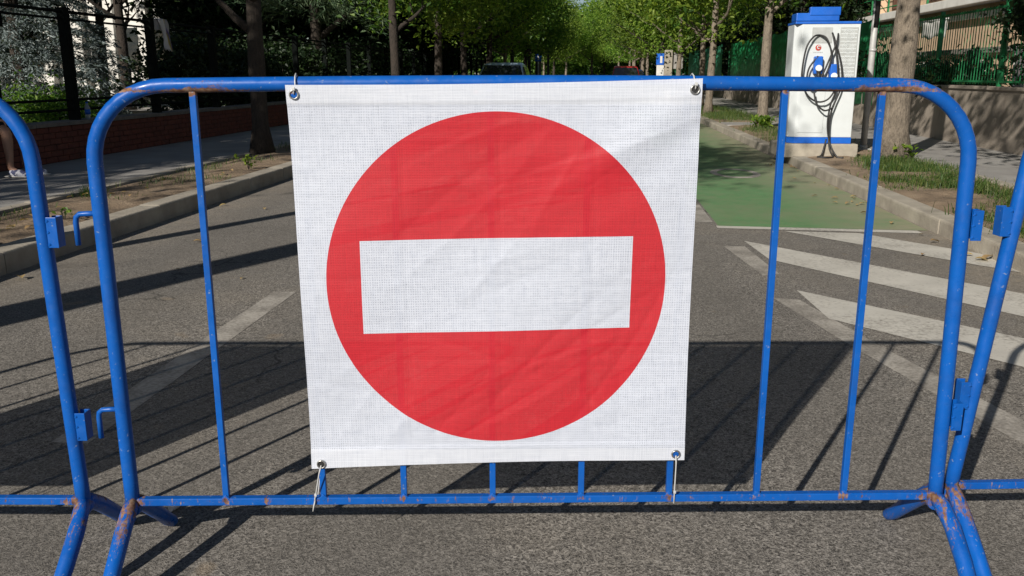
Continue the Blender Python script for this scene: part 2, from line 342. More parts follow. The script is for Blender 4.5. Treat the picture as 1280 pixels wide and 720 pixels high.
poly('lane_dash', [(.86,8.4),(.86,7.4),(1.0,7.4),(1.0,8.4)], .0016, M['faded_line'], road)
poly('lane_dash', [(-1.80,2.6),(-1.67,2.6),(-1.67,4.72),(-1.80,4.72)], .0016, M['faded_line'], road)
for y0 in np.arange(9.0, 100, 4.5):
    poly('lane_dash', [(-1.82,y0),(-1.68,y0),(-1.68,y0+1.6),(-1.82,y0+1.6)], .0016, M['faded_line'], road)
# a painted symbol in the green lane, seen as a flat white oval
sym = MB(); 
a_, b_ = ring((0,0,0), 1, 'z', 28), ring((0,0,0), .72, 'z', 28)
for k in range(28): sym.v += [(1.75+.30*a_[k].x, 11.2+.55*a_[k].y, .0032), (1.75+.30*b_[k].x, 11.2+.55*b_[k].y, .0032)]
for k in range(28): j = (k+1) % 28; sym.face((2*k, 2*j, 2*j+1, 2*k+1))
sym.build('lane_symbol', M['faded_line'], road)

def kerb(name, x0, x1, h, y0, y1, label, sgn):
    root = struct(empty(name, (0,0,0)), label)
    mb = MB(); fx, bx_ = (x1, x0) if sgn > 0 else (x0, x1); d = 1 if fx > bx_ else -1
    prof = [(bx_,-.05),(bx_,h),(fx-d*.022,h),(fx-d*.012,h-.003),(fx-d*.005,h-.010),(fx-d*.002,h-.022),(fx,-.05)]; m = len(prof); K = 5
    for k in range(K+1):
        y = .997*k/K; e = .004 if k in (0, K) else 0
        for x, z in prof: mb.v.append((x-d*e*.4, y, z-(e*.3 if z > 0 else 0)))
    for k in range(K):
        for i in range(m-1): mb.face((k*m+i, k*m+i+1, (k+1)*m+i+1, (k+1)*m+i))
    mb.face(range(m)); mb.face([K*m+i for i in range(m)][::-1]); first = mb.build('kerb_stone', M['kerb'], root); first.location.y = y0
    n = int(y1-y0)
    for i in range(1, n):
        o = first.copy(); COL.objects.link(o); o.location = (random.uniform(-.002,.002), y0+i, random.uniform(-.003,.002)); o.rotation_euler = (0,0,random.uniform(-.002,.002))
    far = MB(); far.bx(x0, x1, y1, 200, -.05, h); far.build('kerb_run', M['kerb'], root)['kind'] = 'stuff'
    near = MB(); near.bx(x0, x1, -20, y0-.004, -.05, h); near.build('kerb_run', M['kerb'], root)['kind'] = 'stuff'
kerb('kerb_left', -3.78, XL, .14, 2, 72, 'high concrete kerb along the soil strip with the brick wall behind', 1)
kerb('kerb_right', XR, 2.84, .12, 3, 73, 'low concrete kerb between the green lane and the grassy strip', -1)

def rough_sheet(name, x0, x1, y0, y1, z, mat, amp, step=.12, sc=2.0):
    xs = np.arange(x0, x1+1e-6, (x1-x0)/max(2, int((x1-x0)/step))); ys = np.arange(y0, y1+1e-6, (y1-y0)/max(2, int((y1-y0)/step)))
    X, Y = np.meshgrid(xs, ys); ph = rng.uniform(0, 6.28, 12); fr = rng.uniform(1.5, 9, (12,2))*sc/2; an = rng.uniform(-1,1,(12,2))
    Z = sum(np.sin(X*fr[k,0]*an[k,0]*2 + Y*fr[k,1]*an[k,1]*2 + ph[k]) for k in range(12))/12*amp*1.8 + rng.normal(0, amp*.18, X.shape)
    edge = np.minimum(1, np.minimum(X-x0, x1-X)/.15); Z = z + Z*edge - .012*(1-edge)
    V = np.stack([X, Y, Z], -1).reshape(-1, 3); nx = len(xs); i = np.arange(len(ys)-1)[:,None]*nx + np.arange(nx-1)[None,:]
    Fc = np.stack([i, i+1, i+nx+1, i+nx], -1).reshape(-1, 4); return link(name, npmesh(name, V, Fc, True), mat)
struct(rough_sheet('verge_left', -4.68, -3.775, 2, 40, .135, M['soil'], .02, .07))
struct(rough_sheet('verge_right', 2.835, 4.10, 3, 40, .118, M['soil'], .022, .07))
for nm, a, b, h in (('verge_left_far', -4.68, -3.775, .13), ('verge_right_far', 2.835, 4.10, .11)):
    struct(sheet(nm, a, b, 40, 200, h, M['soil'])); struct(sheet(nm.replace('far', 'near'), a, b, -20, 3 if 'right' in nm else 2, h, M['soil']))
pl = struct(sheet('pavement_left', -6.62, -4.80, -20, 200, .138, M['pave'])); pr = struct(sheet('pavement_right', 4.22, 5.82, -20, 200, .118, M['pave']))
for par, x0, x1, z in ((pl, -4.80, -4.68, .15), (pr, 4.10, 4.22, .13)):
    mb = MB(); mb.bx(x0, x1, 0, .992, z-.15, z); e0 = mb.build('edging_stone', M['kerb'], par, .008, 2); e0.location.y = 4
    for i in range(1, 46): o = e0.copy(); COL.objects.link(o); o.location = (random.uniform(-.003,.003), 4+i, random.uniform(-.004,.003))
    for a, b in ((-20, 3.99), (50, 200)): mb = MB(); mb.bx(x0, x1, a, b, z-.15, z-.004); mb.build('edging_run', M['kerb'], par)['kind'] = 'stuff'
cp = MB(); cp.bx(2.845, 4.095, 19.6, 20.7, .02, .135); struct(cp.build('crossing_slab', M['pave'], None, .008))
struct(sheet('park_ground', -200, -6.84, -60, 400, .30, M['earth'])); struct(sheet('yard_ground', 6.04, 200, -60, 400, .20, M['pave']))
struct(sheet('park_path', -40, -9.5, 21.5, 26.5, .304, pmat('pale_path', (.5,.48,.44), (.42,.4,.37), 1.5, .9, .2, co='Position')))

# ------------------------------------------------------------------ barriers
def barrier(label, lat, dep, rz, lean=0.0, right_tilt=0.0, hooks=(), brackets=(), zfun=None):
    root = empty('crowd_barrier', camframe(lat, dep), YAW + rz); tag(root, label, 'barrier', 'blue crowd barriers closing the road')
    H = 1.186; rc = .172
    def lx(z): return -.985 + lean*(z-.2)
    def rx(z): return .998 - .022*(z-.2) + right_tilt*(z-.2)
    P = []; rr = []
    for z in np.linspace(.165, H-rc, 12): P.append((lx(z), 0, z)); rr.append(.0172)
    for a in np.linspace(0, math.pi/2, 11)[1:]: P.append((lx(H-rc+rc*math.sin(a)) + rc*(1-math.cos(a)), 0, H-rc+rc*math.sin(a) - .004*math.sin(a))); rr.append(0.0172-.0014*math.sin(a))
    xl, xr_ = P[-1][0], rx(H)-rc
    for u in np.linspace(0, 1, 21)[1:-1]: P.append((xl+(xr_-xl)*u, 0, H-.004+.006*math.sin(math.pi*u))); rr.append(.0158)
    for a in np.linspace(math.pi/2, 0, 11): P.append((rx(H-rc+rc*math.sin(a)) - rc*(1-math.cos(a)), 0, H-rc+rc*math.sin(a) - .004*math.sin(a))); rr.append(0.0172-.0014*math.sin(a))
    for z in np.linspace(H-rc, .165, 12)[1:]: P.append((rx(z), 0, z)); rr.append(.0172)
    MB().tube(P, rr, 20).build('frame_tube', M['blue'], root)
    mb = MB(); mb.bx(lx(.19)+.012, rx(.19)-.012, -.0095, .0095, .179, .198); mb.build('bottom_rail', M['blue'], root, .0025)
    for k in range(8):
        x = -.755 + .2175*k + (.02 if k == 1 else 0); mb = MB(); w = .0072; dx = lean*.5*max(0, 1-k/7)
        b = 0
        for z in (.1985, H-.0125):
            for sx, sy in ((-1,-1),(1,-1),(1,1),(-1,1)): mb.v.append((x+sx*w+(dx*(z-.2)), sy*w, z))
        for q in ((3,2,1,0),(4,5,6,7),(0,1,5,4),(1,2,6,5),(2,3,7,6),(3,0,4,7)): mb.face(q)
        o = mb.build('vertical_bar', M['blue'], root, .0016)
        wb = MB(); rot = Euler((0, R_(45), 0)).to_matrix(); wb.box((x, -.004, .197), (.016, .012, .016), rot); wb.build('weld_bead', M['blue'], o, .003)
    for x in (lx(.18), rx(.18)):
        for s in (-1, 1):
            bul = .012 if x > 0 and s < 0 else 0
            leg = MB().tube([(x,0,.188),(x+bul*.5,s*.03,.172),(x+bul,s*.075,.14),(x+bul,s*.14,.085),(x+bul*.6,s*.20,.032),(x,s*.225,.0145),(x,s*.235,.0105)], [.0175,.019,.0195,.019,.018,.0165,.013], 14)
            leg.build('leg', M['blue'], root)
        MB().tube([(x,-.012,.172),(x,.012,.172)], .021, 14).build('weld_collar', M['blue'], root, .003)
    for side, z in hooks:
        x = lx(z) if side < 0 else rx(z); e = side
        MB().tube([(x,-.004,z),(x+e*.028,-.004,z),(x+e*.046,-.004,z-.001),(x+e*.054,-.004,z-.008),(x+e*.056,-.004,z-.02),(x+e*.056,-.004,z-.072)], .0062, 10).build('hook', M['blue'], root)
    for side, z in brackets:
        x = (lx(z) if side < 0 else rx(z)) + side*.016; mb = MB(); e = side
        mb.box((x+e*.012, -.014, z), (.024, .004, .070)); mb.box((x+e*.022, 0, z), (.004, .026, .0695)); mb.box((x+e*.012, .014, z), (.024, .004, .070))
        o = mb.build('bracket', M['blue'], root, .0012)
        for q in (-.028, 0, .026): wb = MB(); wb.box((x+e*.003, -.014, z+q), (.006,.007,.009), Euler((.5,.6,.3)).to_matrix()); wb.build('weld_bead', M['blue'], o, .0025)
    return root
ROT0 = R_(1.0)
main_b = barrier('blue steel crowd barrier with the banner hung over the centre of the road', .055, 1.99, ROT0, hooks=((-1,.90),(-1,.43)), brackets=((1,.868),(1,.40)))
left_b = barrier('blue barrier beside the soil strip, empty brackets facing the hooked post of its neighbour', -2.052, 1.985, R_(-.3), brackets=((1,.857),(1,.386)))
right_b = barrier('scratched blue barrier with leaning post, nearest the grassy strip', 2.104, 2.095, R_(2.0), lean=.106, brackets=((-1,.868),(-1,.435)))

# ------------------------------------------------------------------ banners
def banner(lat, dep, rz, label, seed, root_x=0.0):
    root = empty('no_entry_banner', camframe(lat, dep), YAW + rz); tag(root, label, 'banner', 'no entry banners on the barriers')
    c00, c10, c11, c01 = (-.4838-lat+root_x, .2801), (.4172-lat+root_x, .2969), (.4136-lat+root_x, 1.1969), (-.4909-lat+root_x, 1.1833)
    N = 180; u = np.linspace(0,1,N+1); U, Vv = np.meshgrid(u, u)
    sag_t = -.004*np.sin(np.pi*U)*Vv**6 ; sag_b = .006*np.sin(np.pi*U)*(1-Vv)**6; bow = .006*np.sin(np.pi*Vv)
    X = (1-U)*(1-Vv)*c00[0] + U*(1-Vv)*c10[0] + U*Vv*c11[0] + (1-U)*Vv*c01[0] + bow*((1-U)**5*.6 - U**5*.3)
    Z = (1-U)*(1-Vv)*c00[1] + U*(1-Vv)*c10[1] + U*Vv*c11[1] + (1-U)*Vv*c01[1] + sag_t + sag_b
    r = np.random.default_rng(seed); D = np.zeros_like(X)
    D += .0045*np.sin(2.2*np.pi*(U*.75+Vv*1.1)+.6) + .003*np.sin(3.3*np.pi*(U-.65*Vv)+1.2)
    for k in range(44):                                   # creases: most run along the pull between opposite corners
        cx, cy = r.uniform(.08,.92), r.uniform(.1,.92); a = r.normal(.62,.22) if k < 32 else r.uniform(0,3.1); L = r.uniform(.08,.34); w = r.uniform(.008,.03); h = r.uniform(.0005,.0022)*r.choice([-1,1])
        s_ = (U-cx)*math.cos(a)+(Vv-cy)*math.sin(a); n_ = -(U-cx)*math.sin(a)+(Vv-cy)*math.cos(a)+.25*s_**2*r.choice([-1,1])
        D += h*np.exp(-(s_/L)**2)*np.where(n_ > 0, np.exp(-n_/w), np.exp(n_/(w*1.6)))
    s_ = (U-.98)*.78+(Vv-.97)*.63; n_ = -(U-.98)*.63+(Vv-.97)*.78      # tension fold from the upper right eyelet
    D += -.0065*np.exp(-(s_/.34)**2)*np.exp(-(n_/.045)**2) + .004*np.exp(-(s_/.3)**2)*np.exp(-((n_+.085)/.04)**2)
    for fu in (.27,.51,.745): D += .0008*np.exp(-np.abs(U-fu)/.006)
    for fv in (.3,.52,.77): D += .0006*np.exp(-np.abs(Vv-fv)/.006)
    D += np.cumsum(r.normal(0,.00006,(N+1,N+1)),axis=1)*.2
    pin = np.minimum(1, 6*np.minimum(Vv, 1-Vv)+.25); D = D*pin
    lip = np.where((Vv > .953) | (Vv < .053), -.0022, 0)
    # the lower half leans back on the bars, the top stands clear of the thicker top tube
    Yy = -.0135 - .0105*Vv**1.5 + D*.95 - .006 + lip
    Yy = np.minimum(Yy, -.0102 - .012*np.clip((Vv-.93)/.03,0,1)*(1))
    n1 = N+1; i = np.arange(N)[:,None]*n1 + np.arange(N)[None,:]
    V3 = np.stack([X, Yy, Z], -1).reshape(-1,3); Fc = np.stack([i,i+1,i+n1+1,i+n1], -1).reshape(-1,4)
    me = npmesh('cloth', V3, Fc, True); uvl = me.uv_layers.new(name='UVMap'); li = np.empty(len(me.loops), dtype=np.int32); me.loops.foreach_get('vertex_index', li)
    UX = X + lat - root_x; UV = np.stack([UX, Z], -1).reshape(-1,2)[li]; uvl.data.foreach_set('uv', UV.astype(np.float32).ravel())
    cl = link('cloth', me, M['banner'], root)
    for gx, gz, j in ((-.4729,1.1629,'tl'),(.3974,1.1731,'tr'),(.3952,.3135,'br'),(-.4599,.2927,'bl')):
        x = gx-lat+root_x; iu = int(round((x-c00[0])/(c10[0]-c00[0])*N)); iv = int(round((gz-.285)/(1.19-.285)*N)); y = Yy[min(N,max(0,iv)), min(N,max(0,iu))]-.0015
        MB().tube(ring((x,y,gz), .0092, 'y', 24), .0034, 10, closed=True, flat=.6).build('eyelet', M['zinc'], root)
        MB().tube([(x,y-.0006,gz),(x,y-.0001,gz)], .0068, 16).build('eyelet_hole', M['blue'] if j in ('tl','br') else M['rubber'], root)
        t = empty('cable_tie', root.matrix_basis @ Vector((x,0,gz)), YAW + rz)
        if j[0] == 't':
            zc = 1.186-gz; yy = y-.003
            pts = [(0,yy,.001),(0.001,yy-.001,.012),(.0015,-.0205,zc-.006),(.0015,-.0205,zc+.004),(.001,-.014,zc+.0155),(.0,0,zc+.021),(-.001,.0145,zc+.0155),(-.0015,.021,zc),(-.001,.0145,zc-.0155),(0,.004,zc-.0195),(0,-.004,-.002),(0,yy+.006,-.001)]
        else:
            zr = .188-gz; ox = -.022 if j == 'bl' else .004; yy = y-.003
            pts = [(0,yy,-.002),(ox*.25,yy-.002,-.022),(ox*.85,-.0155,zr+.022),(ox,-.0125,zr+.010),(ox*1.05,-.0122,zr-.011),(ox*1.05,0,zr-.0125),(ox,.0125,zr-.011),(ox*.85,.0125,zr+.012),(ox*.25,.010,-.012),(0,yy+.008,-.004)]
        if True:
            MB().tube(pts, .0016, 8).build('strap', M['tie'], t)
            hb = MB(); q = pts[2] if j[0] == 'b' else pts[1]; hb.box((q[0],q[1]-.002,q[2]), (.006,.005,.007)); hb.build('lock_head', M['tie'], t, .001)
            if j == 'bl': MB().tube([(ox,-.0145,zr+.004),(ox*1.15,-.0165,zr-.010),(ox*1.25,-.017,zr-.022)], .0016, 8).build('strap_tail', M['tie'], t)
        where = {'tl': 'upper left', 'tr': 'upper right', 'br': 'lower right', 'bl': 'lower left'}[j]
        tag(t, ('white cable tie through the %s eyelet of the banner on the middle barrier' if root_x == 0 and lat > -1 else 'white cable tie through the %s eyelet of the banner beside the soil strip') % where, 'cable tie', 'cable ties holding the banners')
    return root
banner(.055, 1.99, ROT0, 'white mesh banner with red no-entry disc on the middle blue barrier', 5)
banner(-2.052, 1.985, R_(-.3), 'white mesh banner with red no-entry disc on the barrier beside the soil strip', 9, root_x=.01-2.052)

# ------------------------------------------------------------------ trees
def leaf_cloud(C, size, aspect=.5, up=.35, fold=.25, seed=0, droop=None):
    r = np.random.default_rng(seed); n = len(C)
    nrm = r.normal(0,1,(n,3)); nrm[:,2] = np.abs(nrm[:,2]) + up; nrm /= np.linalg.norm(nrm,axis=1)[:,None]
    t = r.normal(0,1,(n,3)) if droop is None else droop + r.normal(0,.35,(n,3)); t -= nrm*np.sum(t*nrm,axis=1)[:,None]; t /= np.linalg.norm(t,axis=1)[:,None]
    b = np.cross(nrm, t); s = size*r.uniform(.6,1.35,(n,1))
    p0 = C - t*s*.5; p2 = C + t*s*.5 - nrm*s*fold*.6; p1 = C + b*s*aspect*.5 + nrm*s*fold*.4 - t*s*.06; p3 = C - b*s*aspect*.5 + nrm*s*fold*.4 - t*s*.06
    V = np.stack([p0,p1,p2,p3],1).reshape(-1,3); Fc = np.arange(n*4).reshape(n,4); return V, Fc
def crown_points(r, n, c, rad, nclump, sig, zmin=None, shell=.55):
    u = r.normal(0,1,(nclump,3)); u /= np.linalg.norm(u,axis=1)[:,None]; k = (shell + (1-shell)*r.random((nclump,1)))*r.uniform(.75,1.08,(nclump,1)); cl = np.array(c) + u*k*np.array(rad)
    idx = r.integers(0,nclump,n); sg = sig*r.uniform(.6,1.3,(nclump,1)); P = cl[idx] + r.normal(0,1,(n,3))*sg[idx]*np.array([1,1,.72])
    if zmin is not None: lowz = P[:,2] < zmin; P[lowz,2] = zmin + np.abs(r.normal(0,.35,lowz.sum()))
    return P, cl
def trunk_mesh(seed, h, r0, fork, limbs, spread, clumps=None, twist=.12, kink=0.0):
    r = random.Random(seed); mb = MB(); pts = []; rs = []
    n = 16; ph = r.uniform(0,6)
    for i in range(n+1):
        u = i/n; z = h*u; pts.append((twist*math.sin(u*3+ph)*u + kink*math.sin(u*9+ph)*.3, twist*math.cos(u*2.3+ph)*u, z))
        rs.append(r0*(1 + .55*math.exp(-z/.12) + .06*math.sin(z*5+ph))*(1-.62*u**1.4))
    mb.tube(pts, rs, 14)
    for k in range(limbs):
        u = fork + (1-fork)*.85*k/max(1,limbs-1); i = min(n-1, int(u*n)); p = Vector(pts[i]); a = k*2.4 + r.uniform(-.4,.4); L = spread*r.uniform(.75,1.1)*(1.05-.5*u); el = r.uniform(.35,.8)
        q = [p]; rr = [rs[i]*.62]; d = Vector((math.cos(a)*math.cos(el), math.sin(a)*math.cos(el), math.sin(el)))
        for s in range(1,6):
            d = (d + Vector((r.uniform(-.18,.18), r.uniform(-.18,.18), r.uniform(-.05,.14)))).normalized(); q.append(q[-1] + d*L/5); rr.append(rs[i]*.62*(1-s/5.6))
        mb.tube(q, rr, 8)
        for w in range(3):
            s0 = q[2+w]; dd = (d + Vector((r.uniform(-1,1), r.uniform(-1,1), r.uniform(-.2,.6)))).normalized(); mb.tube([s0, s0+dd*L*.22, s0+dd*L*.42+Vector((0,0,.05))], [rr[2+w]*.6, rr[2+w]*.4, .006], 6)
    return mb
def street_tree_proto(seed, h, r0, fork, c, rad, nleaf, size, bark, leafm, zmin, limbs=8, nclump=70, sig=.42, kink=0.0, shell=.5):
    r = np.random.default_rng(seed); root = empty('street_tree')
    tm = trunk_mesh(seed, h, r0, fork, limbs, max(rad[:2])*.95, kink=kink).build('trunk', M[bark], root)
    P, cl = crown_points(r, nleaf, c, rad, nclump, sig, zmin, shell); V, Fc = leaf_cloud(P, size, .55, seed=seed)
    link('crown', npmesh('crown', V, Fc), M[leafm], root)
    return root
def place(proto, used, loc, rz, sc, label, cat='tree', group=None, name=None):
    o = proto if not used else copy_tree(proto); o.location = loc; o.rotation_euler = (0,0,rz); o.scale = (sc,sc,sc)
    if name: o.name = name
    return tag(o, label, cat, group)

GR, GL = 'trees along the grassy strip', 'trees along the brick wall pavement'
R0 = street_tree_proto(22, 6.2, .15, .46, (0,0,4.6), (2.3,2.5,1.7), 4200, .15, 'bark_pale', 'leaf', 2.9, nclump=55, sig=.36)
place(R0, False, (3.85,6.5,.10), 1.6, 1.0, 'tree on the grassy strip whose crown shade dapples the rendered wall', group=GR)
R1 = street_tree_proto(21, 6.2, .165, .46, (0,0,5.2), (2.4,2.4,2.0), 6500, .15, 'bark_pale', 'leaf', 2.75, kink=.05)
place(R1, False, (3.84,11.9,.10), .6, 1.0, 'thick pale trunk standing in grass between the charging cabinet and the wall', group=GR)
pA = street_tree_proto(31, 6.0, .10, .40, (0,0,4.3), (2.4,2.4,2.1), 7600, .15, 'bark_pale', 'leaf', 2.25)
pB = street_tree_proto(47, 6.2, .105, .34, (.2,0,4.4), (2.6,2.6,2.5), 10000, .155, 'bark_pale', 'leaf_light', 1.95, kink=.08)
pC = street_tree_proto(53, 6.4, .11, .36, (0,.2,4.5), (2.1,2.1,2.3), 9500, .15, 'bark_dark', 'leaf', 2.0)
pD = street_tree_proto(59, 7.0, .12, .36, (0,0,4.9), (2.9,2.9,3.1), 14000, .16, 'bark_dark', 'leaf_light', 1.85)
place(pA, False, (3.43,18.8,.10), 1.0, 1.0, 'slim straight tree with yellow shoots at its foot behind the charging cabinet', group=GR)
place(pB, False, (3.12,25.2,.10), 2.2, .98, 'slim tree on the grass beyond the concrete crossing slab', group=GR)
place(pC, False, (-4.62,20.7,.12), .3, 1.0, 'second street tree along the brick wall, beside the black fence', group=GL)
place(pD, False, (-4.6,26.2,.12), 1.4, 1.0, 'third street tree along the brick wall, light green leaves', group=GL)
for i, y in enumerate((31.2,37.5,43.8,50.2,56.5,63,70,78,87,97)):
    place((pA,pB,pD,pB)[i%4], True, (3.3+random.uniform(-.25,.25), y+random.uniform(-.6,.6), .10), random.uniform(0,6), 1+random.uniform(-.08,.14)+i*.02, 'leafy tree in the far row beyond the green screens', group='far trees on the grassy side')
for i, y in enumerate((32,37.8,43.8,50,56,62.5,69.5,77.5,86.5,97)):
    place((pC,pD,pB,pC,pD)[i%5], True, (-4.6+random.uniform(-.25,.25), y+random.uniform(-.6,.6), .12), random.uniform(0,6), 1+random.uniform(-.06,.14)+i*.02, 'leafy tree in the far row beside the parked cars', group='far trees on the fence side')
for i, (x, y) in enumerate(((-3.5,106),(-.5,112),(2.6,108),(5.5,114),(-6.5,113),(1,118))):
    place((pB,pD)[i%2], True, (x,y,.0), random.uniform(0,6), 1.25, 'bright leafy tree closing the far end of the street', group='trees closing the far end of the street')
L1 = street_tree_proto(71, 6.4, .115, .27, (.1,.2,5.3), (2.5,2.5,2.1), 11000, .15, 'bark_dark', 'leaf_dark', 2.55, limbs=9)
place(L1, False, (-4.57,11.9,.12), 2.9, 1.0, 'dark forked tree in the shaded soil strip in front of the brick wall', group=GL)
L0 = street_tree_proto(77, 7.6, .21, .5, (-.3,0,7.0), (1.85,1.85,1.7), 3600, .17, 'bark_dark', 'leaf', 5.2, limbs=7)
place(L0, False, (-4.6,.8,.12), .4, 1.0, 'street tree behind the barriers whose trunk shadow crosses the road', group=GL)

# park trees behind the black fence
pE = street_tree_proto(83, 6.0, .16, .4, (0,0,5.0), (2.2,2.2,2.0), 3600, .20, 'bark_dark', 'leaf_dark', 2.6, nclump=45, sig=.34)
used = False
for x, y, s in ((-11,-5,1),(-11.2,-1,1),(-10.8,3,1.02),(-11.4,7,1),(-10.9,10.8,1.0)):
    place(pE, used, (x,y,.28), random.uniform(0,6), s, 'dark park tree beyond the person on the brick wall', group='park trees shading the pavement', name='park_tree'); used = True
place(pE, True, (-11.9,22.0,.28), 1.2, .85, 'dark leafy tree half hiding the sunlit white building', group='park trees shading the pavement', name='park_tree')
place(pE, True, (-14.2,25.0,.28), 3.2, .9, 'dark leafy tree close in front of the white building columns', group='park trees shading the pavement', name='park_tree')
pG = street_tree_proto(85, 6.0, .16, .4, (0,0,5.1), (1.9,1.9,1.7), 5000, .20, 'bark_dark', 'leaf_dark', 3.2, nclump=60, sig=.36)  # trees out of view, added so their crowns shade the verge and street trunks
place(pG, False, (-9.4,4.6,.28), 1.0, 1.0, 'unseen park tree with a compact crown, added to shade the dark forked street tree', group='park trees shading the pavement', name='park_tree')
place(pG, True, (-9.5,10.3,.28), 2.6, 1.0, 'unseen park tree with a compact crown, added to shade the second street tree', group='park trees shading the pavement', name='park_tree')
pF = street_tree_proto(89, 8.5, .2, .16, (0,0,5.0), (3.2,3.2,4.2), 19000, .24, 'bark_dark', 'leaf_dark', .9, nclump=100, sig=.5)
used = False
for x, y, s in ((-13.6,33.5,1.0),(-15.5,21.5,1.0),(-10.6,34,1.0),(-12.6,29.5,1.0),(-10,37,1.05),(-9.8,44,1.1),(-10.4,52,1.15),(-10.2,61,1.25),(-10.5,72,1.35),(-16,38,1.3),(-17,50,1.5),(-20,24,1.35),(-21,14,1.3)):
    place(pF, used, (x,y,.28), random.uniform(0,6), s, 'dense dark tree growing behind the black fence', group='dense park trees', name='park_tree'); used = True
# a pine with soft blue-green tufts, and a blue spruce
def pine(loc, seed, label):
    r = np.random.default_rng(seed); root = empty('pine_tree', loc); trunk_mesh(seed, 7.5, .17, .25, 10, 2.4).build('trunk', M['bark_dark'], root)
    P, cl = crown_points(r, 16000, (0,0,4.6), (2.7,2.7,3.0), 90, .3, 1.6, .6); own = P - np.array((0,0,4.0)); V, Fc = leaf_cloud(P, .26, .10, .1, .1, seed, own/np.linalg.norm(own,axis=1)[:,None]+np.array((0,0,.4)))
    link('crown', npmesh('crown', V, Fc), M['leaf_pine'], root); return tag(root, label, 'tree')
pine((-8.1,26.0,.28), 5, 'pine with soft grey-green needle tufts leaning over the black fence')
def spruce(loc, seed, label, H=7.5, R0=2.6):
    r = np.random.default_rng(seed); root = empty('spruce_tree', loc); trunk_mesh(seed, H, .14, .9, 1, .3).build('trunk', M['bark_dark'], root)
    C = []; T = []
    for z in np.arange(.25, H-.2, .30):
        R = R0*(1-z/H)**.85; nb = max(5, int(13*(1-z/H)+5))
        for k in range(nb):
            a = 2*math.pi*k/nb + r.uniform(-.25,.25) + z*2; L = R*r.uniform(.75,1.1); m = int(190*L/2+30); s = r.uniform(.18,1,m)**.7
            base = np.stack([np.cos(a)*L*s, np.sin(a)*L*s, z + .28*L*s - .42*L*s**2*1.0 + r.normal(0,.03,m)], -1)
            lat = r.normal(0,1,m)*(.16*(1.1-s)+.06); base[:,0] += -np.sin(a)*lat; base[:,1] += np.cos(a)*lat; C.append(base)
            T.append(np.tile((math.cos(a),math.sin(a),-.15),(m,1)) + np.stack([-np.sin(a)*lat*4, np.cos(a)*lat*4, 0*lat],-1))
    C = np.concatenate(C); T = np.concatenate(T); V, Fc = leaf_cloud(C, .115, .22, .25, .2, seed, T); link('crown', npmesh('crown', V, Fc), M['leaf_spruce'], root); return tag(root, label, 'tree')
spruce((-11.8,17.6,.28), 3, 'pale blue spruce standing behind the black fence')
# shrubs close behind the fence
def shrub_proto(seed, rad, n, size, leafm, zc):
    r = np.random.default_rng(seed); root = empty('shrub'); P, cl = crown_points(r, n, (0,0,zc), rad, 40, .22, .05, .45); V, Fc = leaf_cloud(P, size, .55, seed=seed); link('foliage', npmesh('foliage', V, Fc), M[leafm], root)
    mb = MB(); rr = random.Random(seed)
    for k in range(7): a = k*.9; mb.tube([(0.05*math.cos(a),.05*math.sin(a),0),(rad[0]*.3*math.cos(a),rad[0]*.3*math.sin(a),zc*.8),(rad[0]*.6*math.cos(a),rad[0]*.6*math.sin(a),zc*1.3)], [.025,.016,.006], 6)
    mb.build('stems', M['bark_dark'], root); return root
sA = shrub_proto(3, (1.1,1.2,.9), 5200, .12, 'leaf_dark', .85); used = False
for i, y in enumerate((17.2,19.4,21.5,24,26.4,28.8,31.3,34,37,40.5,44.5)):
    place(sA, used, (-7.9+random.uniform(-.2,.2), y, .28), random.uniform(0,6), random.uniform(.9,1.2), 'dark rounded shrub close behind the black fence', 'shrub', 'shrubs behind the black fence'); used = True
sB = shrub_proto(8, (.6,.7,.35), 1500, .09, 'leaf', .3)
place(sB, False, (-10.2,15.6,.28), 0, 1.0, 'low sunlit shrub at the foot of the blue spruce', 'shrub')
place(sB, True, (-9.0,14.6,.28), 2, .9, 'low sunlit shrub beside the plastic bottle on the wall', 'shrub')
# wood closing the end of the street
r = np.random.default_rng(5); P = []
for k in range(560):
    c = np.array([r.normal(0,16), r.uniform(118,140), r.uniform(.6,9.0)]); P.append(c + r.normal(0,1,(120,3))*np.array([1.4,1.2,1.0]))
for k in range(150):
    c = np.array([r.uniform(-40,-26), r.uniform(10,110), r.uniform(1.2,9)]); P.append(c + r.normal(0,1,(130,3))*np.array([1.2,1.4,1.0]))
V, Fc = leaf_cloud(np.concatenate(P), .55, .6, seed=4)
tag(link('distant_wood', npmesh('distant_wood', V, Fc), M['leaf']), 'distant mass of green trees closing the street', 'wood', kind='stuff')

# ------------------------------------------------------------------ left: brick wall, black fence
bw = empty('brick_wall', (-6.725,0,0)); tag(bw, 'low dark red brick wall along the shaded pavement', 'wall')
MB().bx(-.11,.105,-20,200,.05,.575).build('mortar_core', M['mortar'], bw)
mb = MB(); mb.box((.112,.1165,.0345),(.02,.233,.064)); b0 = mb.build('brick', M['brick'], bw, .004, 1); cnt = 0
for c in range(6):
    for k in range(50):
        y = 8.2 + k*.2445 + (.122 if c % 2 else 0); z = .142 + c*.0725
        o = b0 if cnt == 0 else b0.copy()
        if cnt: COL.objects.link(o)
        cnt += 1; o.location = (random.uniform(-.002,.003), y, z); o.rotation_euler = (0, 0, random.uniform(-.006,.006))
V = []; Fq = []
mb = MB()
for c in range(6):
    for y0, y1 in ((-2,8.05),(20.7,60)):
        for k in range(int((y1-y0)/.2445)):
            y = y0 + k*.2445 + (.122 if c % 2 else 0); z = .142 + c*.0725; mb.bx(.104,.121+random.uniform(-.002,.002),y,y+.233,z+.003,z+.066)
mb.build('brick_run', M['brick'], bw)['kind'] = 'stuff'
mb = MB(); mb.bx(-.15,.15,0,.995,.576,.625); c0 = mb.build('coping_slab', M['coping'], bw, .008)
